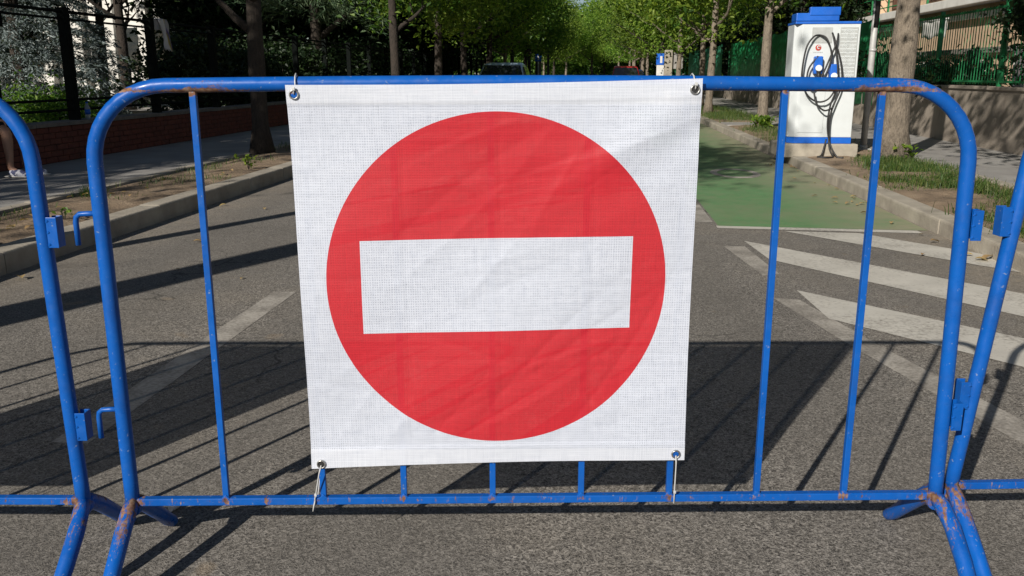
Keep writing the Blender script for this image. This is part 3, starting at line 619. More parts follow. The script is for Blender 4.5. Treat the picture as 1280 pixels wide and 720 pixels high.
for i in range(0, 66):
    o = c0 if i == 0 else c0.copy()
    if i: COL.objects.link(o)
    o.location = (random.uniform(-.006,.006), i-2, random.uniform(-.003,.003))
fl = empty('black_fence', (-6.725,0,.625)); tag(fl, 'black metal railing fence on top of the low brick wall', 'fence')
mb = MB(); mb.box((0,0,.69),(.11,.11,1.38)); mb.box((0,0,1.385),(.125,.125,.02)); p0 = mb.build('post', M['fence_black'], fl, .006)
for i in range(26):
    o = p0 if i == 0 else p0.copy()
    if i: COL.objects.link(o)
    o.location = (0, 11.05-2.21*4 + i*2.21, 0)
for z, rr in ((1.345,.020),(1.255,.014),(.255,.016),(.13,.016)):
    MB().tube([(0,-10,z),(0,20,z),(0,60,z)], rr, 10).build('rail', M['fence_black'], fl)

# garment hung over the rail, bottle on the wall
g = MB(); pts = []
for i in range(15):
    u = i/14
    for k in range(9):
        w = (k/8-.5); hang = u*.46; wid = .17*(1-.25*u)+.03*math.sin(u*9)
        g.v.append((.028+.02*math.sin(k*1.7+u*5)+.015*u, w*wid+.10*u, .02-hang + .02*math.sin(k*2.1)*u))
for i in range(14):
    for k in range(8): g.face((i*9+k, i*9+k+1, i*9+k+10, i*9+k+9), True)
b = len(g.v)
for i in range(7):
    u = i/6
    for k in range(9): g.v.append((-.03-.01*math.sin(k)+0*u, (k/8-.5)*.17, .02-u*.16+.01*math.sin(k*2)))
for i in range(6):
    for k in range(8): g.face((b+i*9+k, b+i*9+k+9, b+i*9+k+10, b+i*9+k+1), True)
for k in range(8): g.face((k, b+k, b+k+1, k+1), True)
t = NT('striped_cloth'); x = t.xyz(t.co('Object')); s_ = t.math('ADD', x[1], t.math('MULTIPLY', x[2], .22))
c = t.ramp(t.math('ADD', t.math('MULTIPLY', s_, 5.0), .5), [(.0,(.6,.6,.62)),(.55,(.66,.66,.68)),(.62,(.40,.33,.04)),(.72,(.08,.05,.22)),(.8,(.38,.38,.4))]); t.i('Base Color', c); t.i('Roughness', .9)
gm = g.build('hung_garment', t.m); gm.location = (-6.655,13.48,1.995); gm.scale = (1,1.5,1); sm = gm.modifiers.new('thick','SOLIDIFY'); sm.thickness = .006
tag(gm, 'grey cloth with yellow and purple stripe hung over the black fence rail', 'cloth')
bt = empty('plastic_bottle', (-6.66,11.25,.625)); tag(bt, 'small plastic bottle with blue label standing on the brick wall coping', 'bottle')
cp_ = NT('clear_plastic'); cp_.i('Base Color', (.5,.55,.6)); cp_.i('Roughness', .15); cp_.i('Transmission Weight', .6)
MB().tube([(0,0,0),(0,0,.004),(0,0,.05),(0,0,.15),(0,0,.175),(0,0,.195),(0,0,.205)], [.028,.034,.034,.034,.022,.013,.013], 16).build('body', cp_.m, bt)
MB().tube([(0,0,.06),(0,0,.125)], .0352, 16).build('label_band', M['ev_blue'], bt); MB().tube([(0,0,.203),(0,0,.22)], .015, 14).build('cap', M['ev_blue'], bt)
# garden lamp behind the fence
gl = empty('garden_lamp', (-8.6,12.3,.3)); tag(gl, 'black garden lamp post behind the fence in front of the spruce', 'lamp')
MB().tube([(0,0,0),(0,0,.08),(0,0,1.55)], [.06,.035,.03], 12).build('pole', M['fence_black'], gl); mb = MB(); mb.box((0,0,1.66),(.24,.24,.20)); mb.box((0,0,1.77),(.30,.30,.03)); mb.build('lantern', M['fence_black'], gl, .01)

# white building in the park
wb = empty('white_building', (-24,36,.3)); tag(wb, 'sunlit white building with fluted columns seen through the park trees', 'building')
MB().bx(-9,9,0,10,0,7).build('wall', M['white_render'], wb); MB().bx(-9.4,9.4,-.6,10.3,7,7.4).build('roof', M['white_render'], wb, .03)
for k in range(13): MB().bx(-8.6+k*1.4,-8.2+k*1.4,-.35,-.003,0,6.99).build('column', M['white_render'], wb, .02)
for k in range(12):
    for z in (.9, 4.0):
        o = MB().bx(-8.1+k*1.4,-7.3+k*1.4,-.03,-.002,z,z+1.9).build('window', M['frame_white'], wb); MB().bx(-8.03+k*1.4,-7.37+k*1.4,-.05,-.031,z+.07,z+1.83).build('pane', M['glass'], o)

# ------------------------------------------------------------------ right: wall, green fence, house
rw = empty('rendered_wall', (5.93,0,0)); tag(rw, 'grey-beige rendered wall dappled with shade below the green railings', 'wall')
mb = MB(); n = 60
MB().bx(-.11,.11,-20,200,.05,.97).build('wall_body', M['rwall'], rw)
mb = MB(); mb.bx(-.14,.14,0,1.992,.971,1.02); c0 = mb.build('coping_slab', M['rwall'], rw, .01)
for i in range(34):
    o = c0 if i == 0 else c0.copy()
    if i: COL.objects.link(o)
    o.location.y = 4 + 2*i; o.location.z = random.uniform(-.004,.003)
fg = empty('green_fence', (5.93,0,1.02)); tag(fg, 'green vertical bar railings standing on the rendered wall', 'fence')
mb = MB(); mb.box((0,0,.60),(.011,.011,1.14)); v0 = mb.build('bar', M['fence_green'], fg)
ys = list(np.arange(9.0, 27, .105))
for i, y in enumerate(ys):
    o = v0 if i == 0 else v0.copy()
    if i: COL.objects.link(o)
    o.location.y = float(y); o.rotation_euler = (random.uniform(-.012,.012), 0, 0)
mb = MB(); mb.box((0,0,.61),(.06,.06,1.22)); v0 = mb.build('post', M['fence_green'], fg, .004)
for i in range(30):
    o = v0 if i == 0 else v0.copy()
    if i: COL.objects.link(o)
    o.location.y = 8.95 + i*2.5
for z in (.07, 1.14):
    mb = MB(); mb.bx(-.018,.018,6,84,z-.016,z+.016); mb.build('rail', M['fence_green'], fg)
# screens tied to the fence further on
def screen(y0, y1, z0, z1, mat, label):
    mb = MB(); n = int((y1-y0)/.12)
    for i in range(n+1):
        y = y0+(y1-y0)*i/n; x = 5.80 + .014*math.sin(i*1.3) + .02*math.sin(i*.21+1)
        mb.v += [(x, y, z0+.02*math.sin(i*.4)), (x+.012*math.sin(i*.9), y, (z0+z1)/2), (x, y, z1+.025*math.sin(i*.33+1))]
    for i in range(n):
        for k in range(2): mb.face((3*i+k, 3*i+3+k, 3*i+4+k, 3*i+1+k), True)
    o = mb.build('privacy_screen', M[mat]); s = o.modifiers.new('thick','SOLIDIFY'); s.thickness = .006; tag(o, label, 'screen', 'green screens on the railings')
screen(19.6, 21.4, .55, 2.3, 'screen_green', 'narrow dark green screen just behind the charging cabinet')
screen(26.2, 40, 1.05, 2.45, 'screen_green', 'long green screen on the railings between the two slim trees')
screen(43, 58, 1.0, 2.5, 'screen_teal', 'pale teal screen on the railings in the distance')

hb = empty('peach_house', (10,0,.2)); tag(hb, 'peach rendered house with long balcony behind the green railings', 'building')
MB().bx(.0,9,16,62,0,9.5).build('wall', M['peach'], hb)
MB().bx(-.45,-.002,17,60,2.75,2.98).build('balcony_slab', M['white_render'], hb, .02)
MB().bx(-.16,-.003,17,60,2.42,2.6).build('cornice', M['white_render'], hb, .02)
MB().bx(-.14,.02,17.2,59.5,1.52,1.66).build('ledge', M['coping'], hb, .01)
for i, y in enumerate(np.arange(18, 58, 3.2)):
    y = float(y)
    w = MB().bx(-.05,-.003,y,y+1.5,.35,1.35).build('window', M['frame_white'], hb, .006)
    for k in range(3): MB().bx(-.06,-.051,y+.08+k*.47,y+.48+k*.47,.43,1.27).build('pane', M['glass'], w)
    w = MB().bx(-.05,-.003,y+.3,y+1.5,3.1,5.2).build('shutter_window', M['shutter'], hb, .006)
    for k in range(2): MB().bx(-.06,-.051,y+.36+k*.57,y+.87+k*.57,3.2,5.1).build('pane', M['glass'] if i % 2 else M['shutter'], w)
    MB().bx(-.22,-.004,y+2.2,y+2.6,3.0,9.4).build('pier', M['peach'], hb, .01)
rl = MB()
for z in (3.15,3.5,3.85): rl.tube([(-.38,17,z),(-.38,60,z)], .018, 6)
rl.build('balcony_rail', M['fence_green'], hb)
b0 = None
for i in range(24):
    mb = MB().bx(-.405,-.355,0,.05,2.982,3.86) if b0 is None else None
    o = mb.build('baluster', M['fence_green'], hb) if b0 is None else b0.copy()
    if b0 is None: b0 = o
    else: COL.objects.link(o)
    o.location.y = 17.2 + i*1.8
aw = empty('white_awning', (9.2,25.2,2.2)); tag(aw, 'white canvas sheet hung under the balcony of the peach house', 'awning')
mb = MB(); n = 24
for i in range(n+1):
    for k in range(5): mb.v.append((.012*math.sin(i*.5+k), i*.075, -k*.11+.4 - .04*math.sin(i*.5)))
for i in range(n):
    for k in range(4): mb.face((i*5+k, i*5+5+k, i*5+6+k, i*5+1+k), True)
o = mb.build('canvas', M['frame_white'], aw); o.modifiers.new('thick','SOLIDIFY').thickness = .01
MB().tube([(0,-.1,.42),(0,1.9,.42)], .02, 8).build('pole', M['galv'], aw)
# yard chairs and table behind the fence
def chair(loc, rz, mat, label):
    o = empty('yard_chair', loc, rz); tag(o, label, 'chair')
    MB().bx(-.25,.25,-.25,.25,.42,.46).build('seat', mat, o, .01); MB().bx(-.25,.25,.215,.25,.462,.95).build('backrest', mat, o, .01)
    for a in (-.22,.22):
        for c in (-.22,.22): MB().bx(a-.02,a+.02,c-.02,c+.02,0,.419).build('leg', mat, o)
        MB().bx(a-.025,a+.025,-.22,.21,.64,.67).build('armrest', mat, o, .005)
chair((7.6,16.6,.72), .8, M['frame_white'], 'white yard chair behind the railings near the climbing shrub')
chair((7.4,15.0,.72), 2.4, M['frame_white'], 'white yard chair half hidden by the climbing shrub')
chair((7.9,19.4,.72), 1.7, M['rubber'], 'dark yard chair behind the green railings')
dk = MB().bx(6.1,9.9,12,24,.25,.72).build('yard_terrace', M['pave']); struct(dk)
# climbing shrub over the fence and low plants behind it
sC = shrub_proto(14, (.75,1.5,1.35), 11000, .10, 'leaf_dark', 1.5)
place(sC, False, (6.35,13.0,.72), 0, 1.0, 'dark climbing shrub swallowing the green railings above the wall', 'shrub')
sD = shrub_proto(15, (.35,.7,.35), 2200, .10, 'leaf_dark', .35); used = False
for x, y, s, lb in ((6.35,16.2,1.0,'low dark bush behind the railings next to the climbing shrub'),(6.4,18.2,.9,'low dark bush behind the railings in front of the dark chair'),(6.4,20.6,1.3,'taller dark bush behind the railings beside the steel pole')):
    place(sD, used, (x,y,.72), y, s, lb, 'shrub'); used = True
# dark evergreens in the yard beyond the cabinet
used = False
for x, y, s in ((7.7,35.5,.8),(8,43,.95),(8.2,51,1.05),(8.5,60,1.2),(9,71,1.3)):
    place(pF, True, (x,y,.2), random.uniform(0,6), s, 'dense evergreen tree behind the green screens', group='trees behind the green screens', name='yard_tree')

# ------------------------------------------------------------------ charging cabinet
ev = empty('charging_cabinet', (3.03,12.40,.10), R_(-1)); tag(ev, 'white electric vehicle charging cabinet with blue trim and coiled black cables', 'charging station')
MB().bx(-.54,.50,-.08,.62,0,.185).build('plinth', M['kerb'], ev, .02, 3)
W, Dp = .415, .52
mb = MB(); mb.v = []; prof = [(-W,.09),(-W+.09,0),(W,0),(W,Dp),(-W,Dp)]
for z in (.27,1.74):
    for x, y in prof: mb.v.append((x,y,z))
n = 5; mb.face(list(range(n))[::-1]); mb.face(range(n,2*n))
for k in range(n): mb.face((k,(k+1)%n,n+(k+1)%n,n+k))
mb.build('cabinet_body', M['ev_white'], ev, .008)
mb = MB()
for z in (.187,.268):
    for x, y in prof: mb.v.append((x*1.004,y-.003,z))
mb.face(list(range(n))[::-1]); mb.face(range(n,2*n))
for k in range(n): mb.face((k,(k+1)%n,n+(k+1)%n,n+k))
mb.build('base_band', M['ev_blue'], ev, .004)
MB().bx(-W-.006,W+.006,-.01,Dp+.01,1.742,1.775).build('blue_cap', M['ev_blue'], ev, .008)
MB().bx(-W-.005,.13,-.02,.30,1.777,1.88).build('blue_hood', M['ev_blue'], ev, .012)
MB().bx(-.25,.14,-.03,.06,1.85,1.955).build('blue_sign_board', M['ev_blue'], ev, .008)
MB().bx(-.30,.03,-.008,-.001,.33,.93).build('door_panel', M['ev_white'], ev, .003)
MB().bx(-.20,.06,-.007,-.001,1.50,1.70).build('socket_plate', M['ev_grey'], ev, .003)
gr = MB().bx(.16,.385,-.012,-.001,1.02,1.70).build('grille_panel', M['ev_grey'], ev, .004)
for k in range(4):
    c = (.272,-.014,1.10+k*.168)
    for rad in (.074,.056,.038,.02): MB().tube(ring(c,rad,'y',24), .0035, 6, closed=True).build('fan_ring', M['ev_white'], gr)
for k in range(14): MB().bx(.17,.375,-.0135,-.0125,1.035+k*.048,1.047+k*.048).build('slat', M['ev_white'], gr)
em = MB().tube([(-.105,-.004,1.44),(-.105,-.001,1.44)], .038, 24).build('emblem', M['emblem'], ev)
MB().tube(ring((-.10,-.006,1.445), .018, 'y', 20, .3, 5.2), .007, 8).build('emblem_swirl', M['ev_white'], em)
for k in range(6): MB().bx(-.165+k*.021,-.150+k*.021,-.003,-.001,1.375,1.387).build('lettering_mark', M['ev_grey'], ev)
for hx, hz in ((-.105,1.20),(.10,1.10)):
    o = MB().bx(hx-.055,hx+.055,-.10,-.002,hz-.10,hz+.13).build('holster', M['ev_blue'], ev, .02, 3)
    MB().tube([(hx,-.102,hz-.03),(hx,-.135,hz-.02)], .042, 18).build('connector', M['ev_white'], o, .006)
    MB().tube([(hx,-.11,hz-.06),(hx,-.145,hz-.12),(hx+.01,-.12,hz-.22)], [.028,.026,.016], 12).build('grip', M['rubber'], o)
def cable(pts, r=.0115):
    out = []; P = [Vector((.02+p[0]*.86 if p[2] > .5 else p[0], p[1], p[2])) for p in pts]
    for i in range(len(P)-1):
        p0, p1, p2, p3 = P[max(0,i-1)], P[i], P[i+1], P[min(len(P)-1,i+2)]
        for k in range(6):
            t = k/6; out.append(.5*((2*p1)+(p2-p0)*t+(2*p0-5*p1+4*p2-p3)*t*t+(3*p1-p0-3*p2+p3)*t**3))
    out.append(P[-1]); MB().tube(out, r, 10).build('cable', M['rubber'], ev)
cable([(-.14,-.02,1.60),(-.24,-.07,1.58),(-.34,-.09,1.45),(-.38,-.09,1.20),(-.37,-.09,1.0),(-.27,-.10,.82),(-.10,-.11,.74),(.06,-.11,.80),(.15,-.10,1.0),(.12,-.09,1.3),(.04,-.05,1.62)])
cable([(-.14,-.03,1.60),(-.05,-.09,1.55),(.03,-.11,1.35),(-.01,-.12,1.15),(-.09,-.14,1.02)])
cable([(.13,-.02,1.62),(.10,-.08,1.50),(.02,-.10,1.32),(-.10,-.11,1.05),(-.22,-.11,.92),(-.30,-.10,1.02),(-.28,-.09,1.18),(-.16,-.09,1.33)])
cable([(.04,-.02,1.63),(.10,-.07,1.48),(.20,-.08,1.20),(.22,-.09,.95),(.14,-.09,.72),(.09,-.09,.55),(.10,-.09,.30),(.12,-.12,.12),(.16,-.18,.025),(.05,-.26,.022),(-.05,-.22,.024),(.02,-.14,.05),(.07,-.10,.25)])
cable([(.10,-.14,.98),(.13,-.11,.86),(.08,-.10,.7),(.07,-.10,.45),(.12,-.10,.2),(.20,-.2,.03),(.28,-.24,.022)])
cable([(-.18,-.10,.86),(-.14,-.13,.72),(-.02,-.14,.63),(.10,-.12,.66)])

# steel sign pole beside the cabinet
sp = empty('steel_pole', (4.0,13.7,.10)); tag(sp, 'galvanised steel pole between the charging cabinet and the thick tree', 'pole')
MB().tube([(0,0,0),(0,0,1.5),(.012,0,3.6)], .046, 18).build('shaft', M['galv'], sp); mb = MB(); mb.box((0,0,.012),(.18,.18,.024)); mb.build('base_plate', M['galv'], sp, .005)
MB().tube([(0,0,0.02),(0,0,.07)], .058, 16).build('base_collar', M['galv'], sp); MB().tube([(.006,0,1.42),(.006,0,1.46)], .052, 16).build('clamp', M['galv'], sp)
mb = MB(); mb.bx(-.10,.08,-.07,-.05,2.12,2.32); mb.build('small_green_plate', M['fence_green'], sp, .004)
MB().tube([(.006,0,1.75),(.012,0,3.61)], .0485, 18).build('dark_sleeve', M['rubber'], sp)
# lamp post whose shadow lies across the road near the soil strip
lp = empty('lamp_post', (-4.55,3.7,.12)); tag(lp, 'slim dark lamp post on the soil strip by the barriers', 'lamp')
MB().tube([(0,0,0),(0,0,.4),(0,0,6)], [.11,.085,.07], 14).build('shaft', M['fence_black'], lp); MB().tube([(0,0,6),(.3,0,6.15),(.8,0,6.2)], .03, 10).build('arm', M['fence_black'], lp); MB().bx(.7,1.2,-.1,.1,6.14,6.22).build('lamp_head', M['fence_black'], lp, .02)

# ------------------------------------------------------------------ far street furniture
def far_sign(loc, h, label, white=True):
    o = empty('road_sign', loc); tag(o, label, 'sign'); MB().tube([(0,0,0),(0,0,h)], .03, 10).build('post', M['galv'], o)
    pl_ = MB().bx(-.22,.22,-.05,-.032,h-.5,h).build('blue_plate', M['ev_blue'], o, .004)
    mb = MB(); mb.bx(-.05,.05,-.056,-.0505,h-.42,h-.12); mb.build('white_symbol', M['frame_white'], pl_)
    if white: MB().bx(-.2,.2,-.05,-.032,h-.98,h-.52).build('white_plate', M['frame_white'], o, .004)
far_sign((2.95,42,.1), 2.0, 'blue square road sign above a white plate on the grassy strip')
far_sign((-3.95,62,.12), 2.4, 'small blue road sign far along the parked cars side', False)
pc = empty('concrete_pillar', (2.96,38,.1)); tag(pc, 'pale square concrete pillar at the edge of the grassy strip', 'pillar')
MB().bx(-.16,.16,-.16,.16,0,2.05).build('shaft', M['kerb'], pc, .015); MB().bx(.17,.6,-.02,.02,1.3,1.95).build('side_panel', M['pave'], pc, .006)

def car(loc, rz, paint, label, ht=1.45, boxy=False):
    o = empty('parked_car', loc, rz); tag(o, label, 'car', 'cars standing along the street')
    t = NT('car_paint'); t.i('Base Color', paint); t.i('Roughness', .28); t.i('Metallic', .0); t.i('Coat Weight', .6)
    if boxy: S = [(-2.0,.45,.95,.98,.80),(-1.9,.30,1.0,1.02,.84),(-1.6,.25,1.0,1.02,.86),(0,.22,.98,1.0,.87),(.9,.25,.95,.97,.86),(1.7,.28,.85,.87,.83),(2.0,.4,.7,.72,.72)]
    else: S = [(-2.0,.48,.88,.90,.72),(-1.9,.32,.95,.97,.80),(-1.5,.25,.96,.98,.85),(0,.22,.94,.96,.86),(.9,.25,.92,.94,.85),(1.7,.28,.80,.82,.80),(2.02,.42,.62,.64,.66)]
    mb = MB()
    for y, zb, zs, zt, w in S:
        for x, z in ((-w*.92,zb),(-w,zb+.18),(-w,zs-.12),(-w*.94,zs),(w*.94,zs),(w,zs-.12),(w,zb+.18),(w*.92,zb)): mb.v.append((x,y,z))
    m = 8
    for i in range(len(S)-1):
        for k in range(m): mb.face((i*m+k, i*m+(k+1)%m, (i+1)*m+(k+1)%m, (i+1)*m+k), True)
    mb.face(range(m)); mb.face([(len(S)-1)*m+k for k in range(m)][::-1]); mb.build('body', t.m, o)
    y0, y1, y2, y3 = (-1.93,-1.72,.35,1.0) if boxy else (-1.78,-1.15,.30,1.05)
    G = [(y0,.93,.75),(y1,ht,.60),((y1+y2)/2,ht+.03,.61),(y2,ht,.60),(y3,.92,.74)]
    mb = MB()
    for y, z, w in G: mb.v += [(-w,y,.92),(-w*.995,y,(z+.92)/2),(-w*.94,y,z-.05 if z > 1 else z),(-w*.8,y,z),(w*.8,y,z),(w*.94,y,z-.05 if z > 1 else z),(w*.995,y,(z+.92)/2),(w,y,.92)]
    for i in range(len(G)-1):
        for k in range(7): mb.face((i*m+k,i*m+k+1,(i+1)*m+k+1,(i+1)*m+k), True)
    mb.build('cabin', t.m, o)
    def pane(nm, a, b): # glass just proud of the cabin end
        mb = MB(); (ya,za,wa), (yb,zb,wb_) = a, b; mb.v = [(-wa,ya,za),(wa,ya,za),(wb_,yb,zb),(-wb_,yb,zb)]; mb.face((0,1,2,3)); q = mb.build(nm, M['glass'], o); q.modifiers.new('t','SOLIDIFY').thickness = .01
    f = .14; pane('rear_window', (y0+f*(y1-y0)-.02, .93+f*(ht-.93)+.01, .66), (y1-f*.8*(y1-y0)-.02, ht-f*.8*(ht-.93)+.01, .52)); pane('windscreen', (y3-.08+.02, .98, .66), (y2+.08+.02, ht-.05, .54))
    for s in (-1,1):
        for ya, yb in ((y1+.1,(y1+y2)/2-.05),((y1+y2)/2+.05,y2+.05)):
            mb = MB(); mb.v = [(s*.742,ya-.1,.99),(s*.742,yb,.99),(s*.615,yb,ht-.10),(s*.615,ya,ht-.10)]; mb.face((0,1,2,3)); q = mb.build('side_window', M['glass'], o); q.modifiers.new('t','SOLIDIFY').thickness = .04
        MB().bx(s*.70-.09,s*.70+.09,-2.03,-1.93,.62,.86).build('tail_light', M['emblem'], o, .02); MB().bx(s*.56-.14,s*.56+.14,1.93,2.03,.48,.6).build('headlight', M['frame_white'], o, .02); MB().bx(s*.97-.08,s*.97+.08,.75,.85,.93,1.05).build('mirror', t.m, o, .02)
        for y in (-1.25,1.28):
            w = MB().tube([(s*.68,y,.31),(s*.87,y,.31)], .31, 24).build('wheel', M['rubber'], o, .02); MB().tube([(s*.80,y,.31),(s*.878,y,.31)], .19, 18).build('rim', M['galv'], w)
    MB().bx(-.26,.26,-2.03,-2.0,.55,.66).build('number_plate', M['frame_white'], o); MB().bx(-.80,.80,-2.06,-1.9,.34,.52).build('rear_bumper', M['rubber'], o, .03)
car((-2.72,27.6,0), 0, (.45,.56,.72), 'blue-grey car parked by the fence side kerb', 1.50)
car((1.45,46.5,0), 0, (.62,.05,.06), 'small red van on the road beside the green lane', 1.55, True)
car((2.2,55.5,0), 0, (.03,.08,.28), 'blue car mostly hidden beyond the red van', 1.42)

# ------------------------------------------------------------------ grass and small plants
def grass_patch(patches, seed):
    r = np.random.default_rng(seed); V = []; Fc = []; off = 0
    for (cx, cy, sx, sy, z, n, hh, bend) in patches:
        x = r.normal(cx, sx, n); y = r.normal(cy, sy, n); a = r.uniform(0,6.28,n); h = hh*r.uniform(.3,1.5,n)**1.2; w = r.uniform(.0016,.0042,n); lean = r.uniform(.2,1.0,n)*bend
        dx, dy = np.cos(a), np.sin(a); zz = np.full(n, z)
        b0 = np.stack([x-dy*w, y+dx*w, zz], -1); b1 = np.stack([x+dy*w, y-dx*w, zz], -1)
        m0 = np.stack([x+dx*lean*h*.35-dy*w*.8, y+dy*lean*h*.35+dx*w*.8, zz+h*.62], -1); m1 = np.stack([x+dx*lean*h*.35+dy*w*.8, y+dy*lean*h*.35-dx*w*.8, zz+h*.62], -1)
        tip = np.stack([x+dx*lean*h, y+dy*lean*h, zz+h*(1.05-.45*lean)], -1)
        V.append(np.stack([b0,b1,m1,m0,tip],1).reshape(-1,3)); base = off + np.arange(n)[:,None]*5
        Fc.append(np.concatenate([base+np.array([[0,1,2]]), base+np.array([[0,2,3]]), base+np.array([[3,2,4]])])); off += n*5
    return np.concatenate(V), np.concatenate(Fc)
pt = []; r2 = random.Random(3)
for k in range(150):
    y = 5.6 + 6.0*r2.random()**1.1; x = r2.uniform(2.95,4.12)
    if y > 10.0 and x < 3.4: continue
    
    if math.sin(x*4.1+y*1.3)+math.sin(y*2.9-x*2) < -.35: continue
    pt.append((x, y, r2.uniform(.05,.13), r2.uniform(.08,.2), .10, r2.randint(70,260), r2.uniform(.035,.12), 1.3))
for k in range(60): pt.append((r2.uniform(3.4,4.1), r2.uniform(10.4,12.2), .10, .12, .10, 120, r2.uniform(.04,.10), .8))
for k in range(60): pt.append((r2.uniform(2.95,4.0), r2.uniform(13.2,18.8), .13, .25, .10, 80, .09, .8))
for k in range(90): pt.append((r2.uniform(2.95,4.0), r2.uniform(20.8,30), .15, .3, .10, 110, .12, .8))
V, Fc = grass_patch(pt, 1); tag(link('grass', npmesh('grass', V, Fc), M['grass']), 'green grass growing on the strip behind the low kerb', 'grass', kind='stuff')
pt = []
for x, y, s, n, h in ((-4.35,8.6,.12,160,.07),(-4.0,8.9,.10,120,.06),(-4.45,6.4,.12,120,.06),(-4.3,5.6,.1,100,.05),(-4.2,7.4,.08,60,.05),(-4.55,7.6,.06,150,.10),(-4.5,9.8,.12,150,.07),(-4.4,10.8,.15,200,.06),(-4.5,13,.2,200,.08),(-4.2,15,.3,260,.07),(-4.1,5.0,.1,60,.05)): pt.append((x,y,s,s*1.6,.12,n,h,1.0))
V, Fc = grass_patch(pt, 2); tag(link('sparse_grass', npmesh('sparse_grass', V, Fc), M['grass']), 'sparse dry grass tufts on the bare soil strip', 'grass', kind='stuff')
def sprout(loc, n, h, label, seed, leafm='leaf_light'):
    r = np.random.default_rng(seed); root = empty('seedling', loc); P = np.stack([r.normal(0,h*.35,n), r.normal(0,h*.35,n), r.uniform(.25,1,n)*h], -1); V, Fc = leaf_cloud(P, h*.38, .6, seed=seed); link('leaves', npmesh('leaves', V, Fc), M[leafm], root)
    mb = MB()
    for k in range(4): a = k*1.6; mb.tube([(0,0,-.02),(h*.2*math.cos(a),h*.2*math.sin(a),h*.8)], [.004,.002], 5)
    mb.build('stems', M['bark_dark'], root); tag(root, label, 'plant')
sprout((-3.98,9.9,.13), 26, .16, 'small green seedling near the edge of the kerb in shade', 1)
sprout((-3.95,6.2,.13), 20, .10, 'tiny dark seedling next to the kerb in sunlight', 2, 'leaf')
sprout((3.42,18.6,.11), 120, .26, 'yellow-green shoots at the foot of the slim tree', 3)
sprout((3.95,11.75,.11), 60, .22, 'green weeds at the foot of the thick tree', 4)

# dry leaves and litter
lv = MB(); N = 6
for i in range(N+1):
    u = i/N; w = .018*math.sin(math.pi*u)**.8+.0008; z = .004+.010*math.sin(u*2.4)
    lv.v += [(u*.07-.035,-w,z+w*.5),(u*.07-.035,0,z),(u*.07-.035,w,z+w*.35)]
for i in range(N):
    for k in range(2): lv.face((3*i+k,3*i+3+k,3*i+4+k,3*i+1+k), True)
lv0 = lv.build('dry_leaf', M['dryleaf']); first = True
spots = [((-3.43,4.88,.003),1.3,1), ((-2.89,6.13,.003),.9,1), ((-3.45,7.9,.003),1.0,1), ((-2.99,7.74,.003),.8,1), ((-2.6,5.2,.003),.5,1), ((-2.1,5.0,.003),.5,1)]
for k in range(34): spots.append(((2.62-abs(r2.gauss(0,.22)), r2.uniform(5.9,13), .009), r2.uniform(.5,1.1), 2))
spots += [((2.62,6.0,.004),1.5,2),((2.56,5.95,.004),1.2,2),((2.50,6.1,.004),1.0,2)]
for k in range(26): spots.append(((r2.uniform(-4.6,-3.85), r2.uniform(4.6,10), .15), r2.uniform(.6,1.1), 3))
LB = {1: 'dry tan leaf lying on the bare asphalt by the high kerb', 2: 'dry tan leaf in the dusty gutter of the low kerb', 3: 'dry leaf lying on the bare soil strip'}
for loc, s, g_ in spots:
    o = lv0 if first else lv0.copy()
    if not first: COL.objects.link(o)
    first = False; o.location = loc; o.rotation_euler = (r2.uniform(-.15,.15), r2.uniform(-.15,.15), r2.uniform(0,6.3)); o.scale = (s,s,s); tag(o, LB[g_], 'leaf', {1:'leaves on the asphalt',2:'leaves in the gutter',3:'leaves on the soil strip'}[g_])
def litter(loc, rz, label, L=.03, r=.004):
    o = MB().tube([(-L/2,0,r),(L/2,0,r)], r, 10).build('cigarette_butt', M['frame_white']); o.location = loc; o.rotation_euler = (0,0,rz); tag(o, label, 'litter')
litter(camframe(-.50,1.875,.003), .4, 'white cigarette butt on the asphalt in front of the middle barrier', .022, .005)
litter(camframe(-.96,2.28,.003), 1.2, 'pale paper scrap roll behind the gap between two barriers', .026, .010)

# ------------------------------------------------------------------ person sitting on the brick wall
def skin(name, joints, edges, mat, parent, root_i=0, sub=2):
    me = bpy.data.meshes.new(name); me.from_pydata([j[0] for j in joints], edges, []); me.materials.append(mat)
    o = bpy.data.objects.new(name, me); COL.objects.link(o); o.parent = parent
    sk = o.modifiers.new('skin','SKIN'); sk.use_smooth_shade = True; o.modifiers.new('sub','SUBSURF').levels = sub; o.modifiers['sub'].render_levels = sub
    for i, j in enumerate(joints):
        r = j[1] if isinstance(j[1], tuple) else (j[1], j[1]); me.skin_vertices[0].data[i].radius = r; me.skin_vertices[0].data[i].use_root = (i == root_i)
    return o
pe = empty('person', (-6.60,8.92,.14)); tag(pe, 'seated person in black shorts and white-navy shoes on the brick wall, hand on knee', 'person')
SK = pmat('skin', (.42,.24,.16), (.36,.19,.125), 12, .5, .05, 60, .001)
BK = pmat('black_cloth', (.018,.018,.02), (.012,.012,.014), 14, .85, .2, 60, .003); SH = pmat('grey_shirt', (.10,.11,.14), (.07,.08,.10), 10, .85, .2, 50, .003)
NV = pmat('navy_white_shoe', (.55,.56,.62), (.05,.06,.14), 16, .7, .1, lo=.47, hi=.53)
J = [((-.02,0,.585),.13),((-.04,0,.72),.125),((-.05,0,.88),.13),((-.06,0,1.02),.125),((-.05,0,1.09),.055),((-.03,0,1.15),.052),((-.015,0,1.23),.085),((-.005,0,1.30),.092),((-.015,0,1.37),.065)]
E_ = [(0,1),(1,2),(2,3),(3,4),(4,5),(5,6),(6,7),(7,8)]
def add(j, par): J.append(j); E_.append((par, len(J)-1)); return len(J)-1
HANDS = []
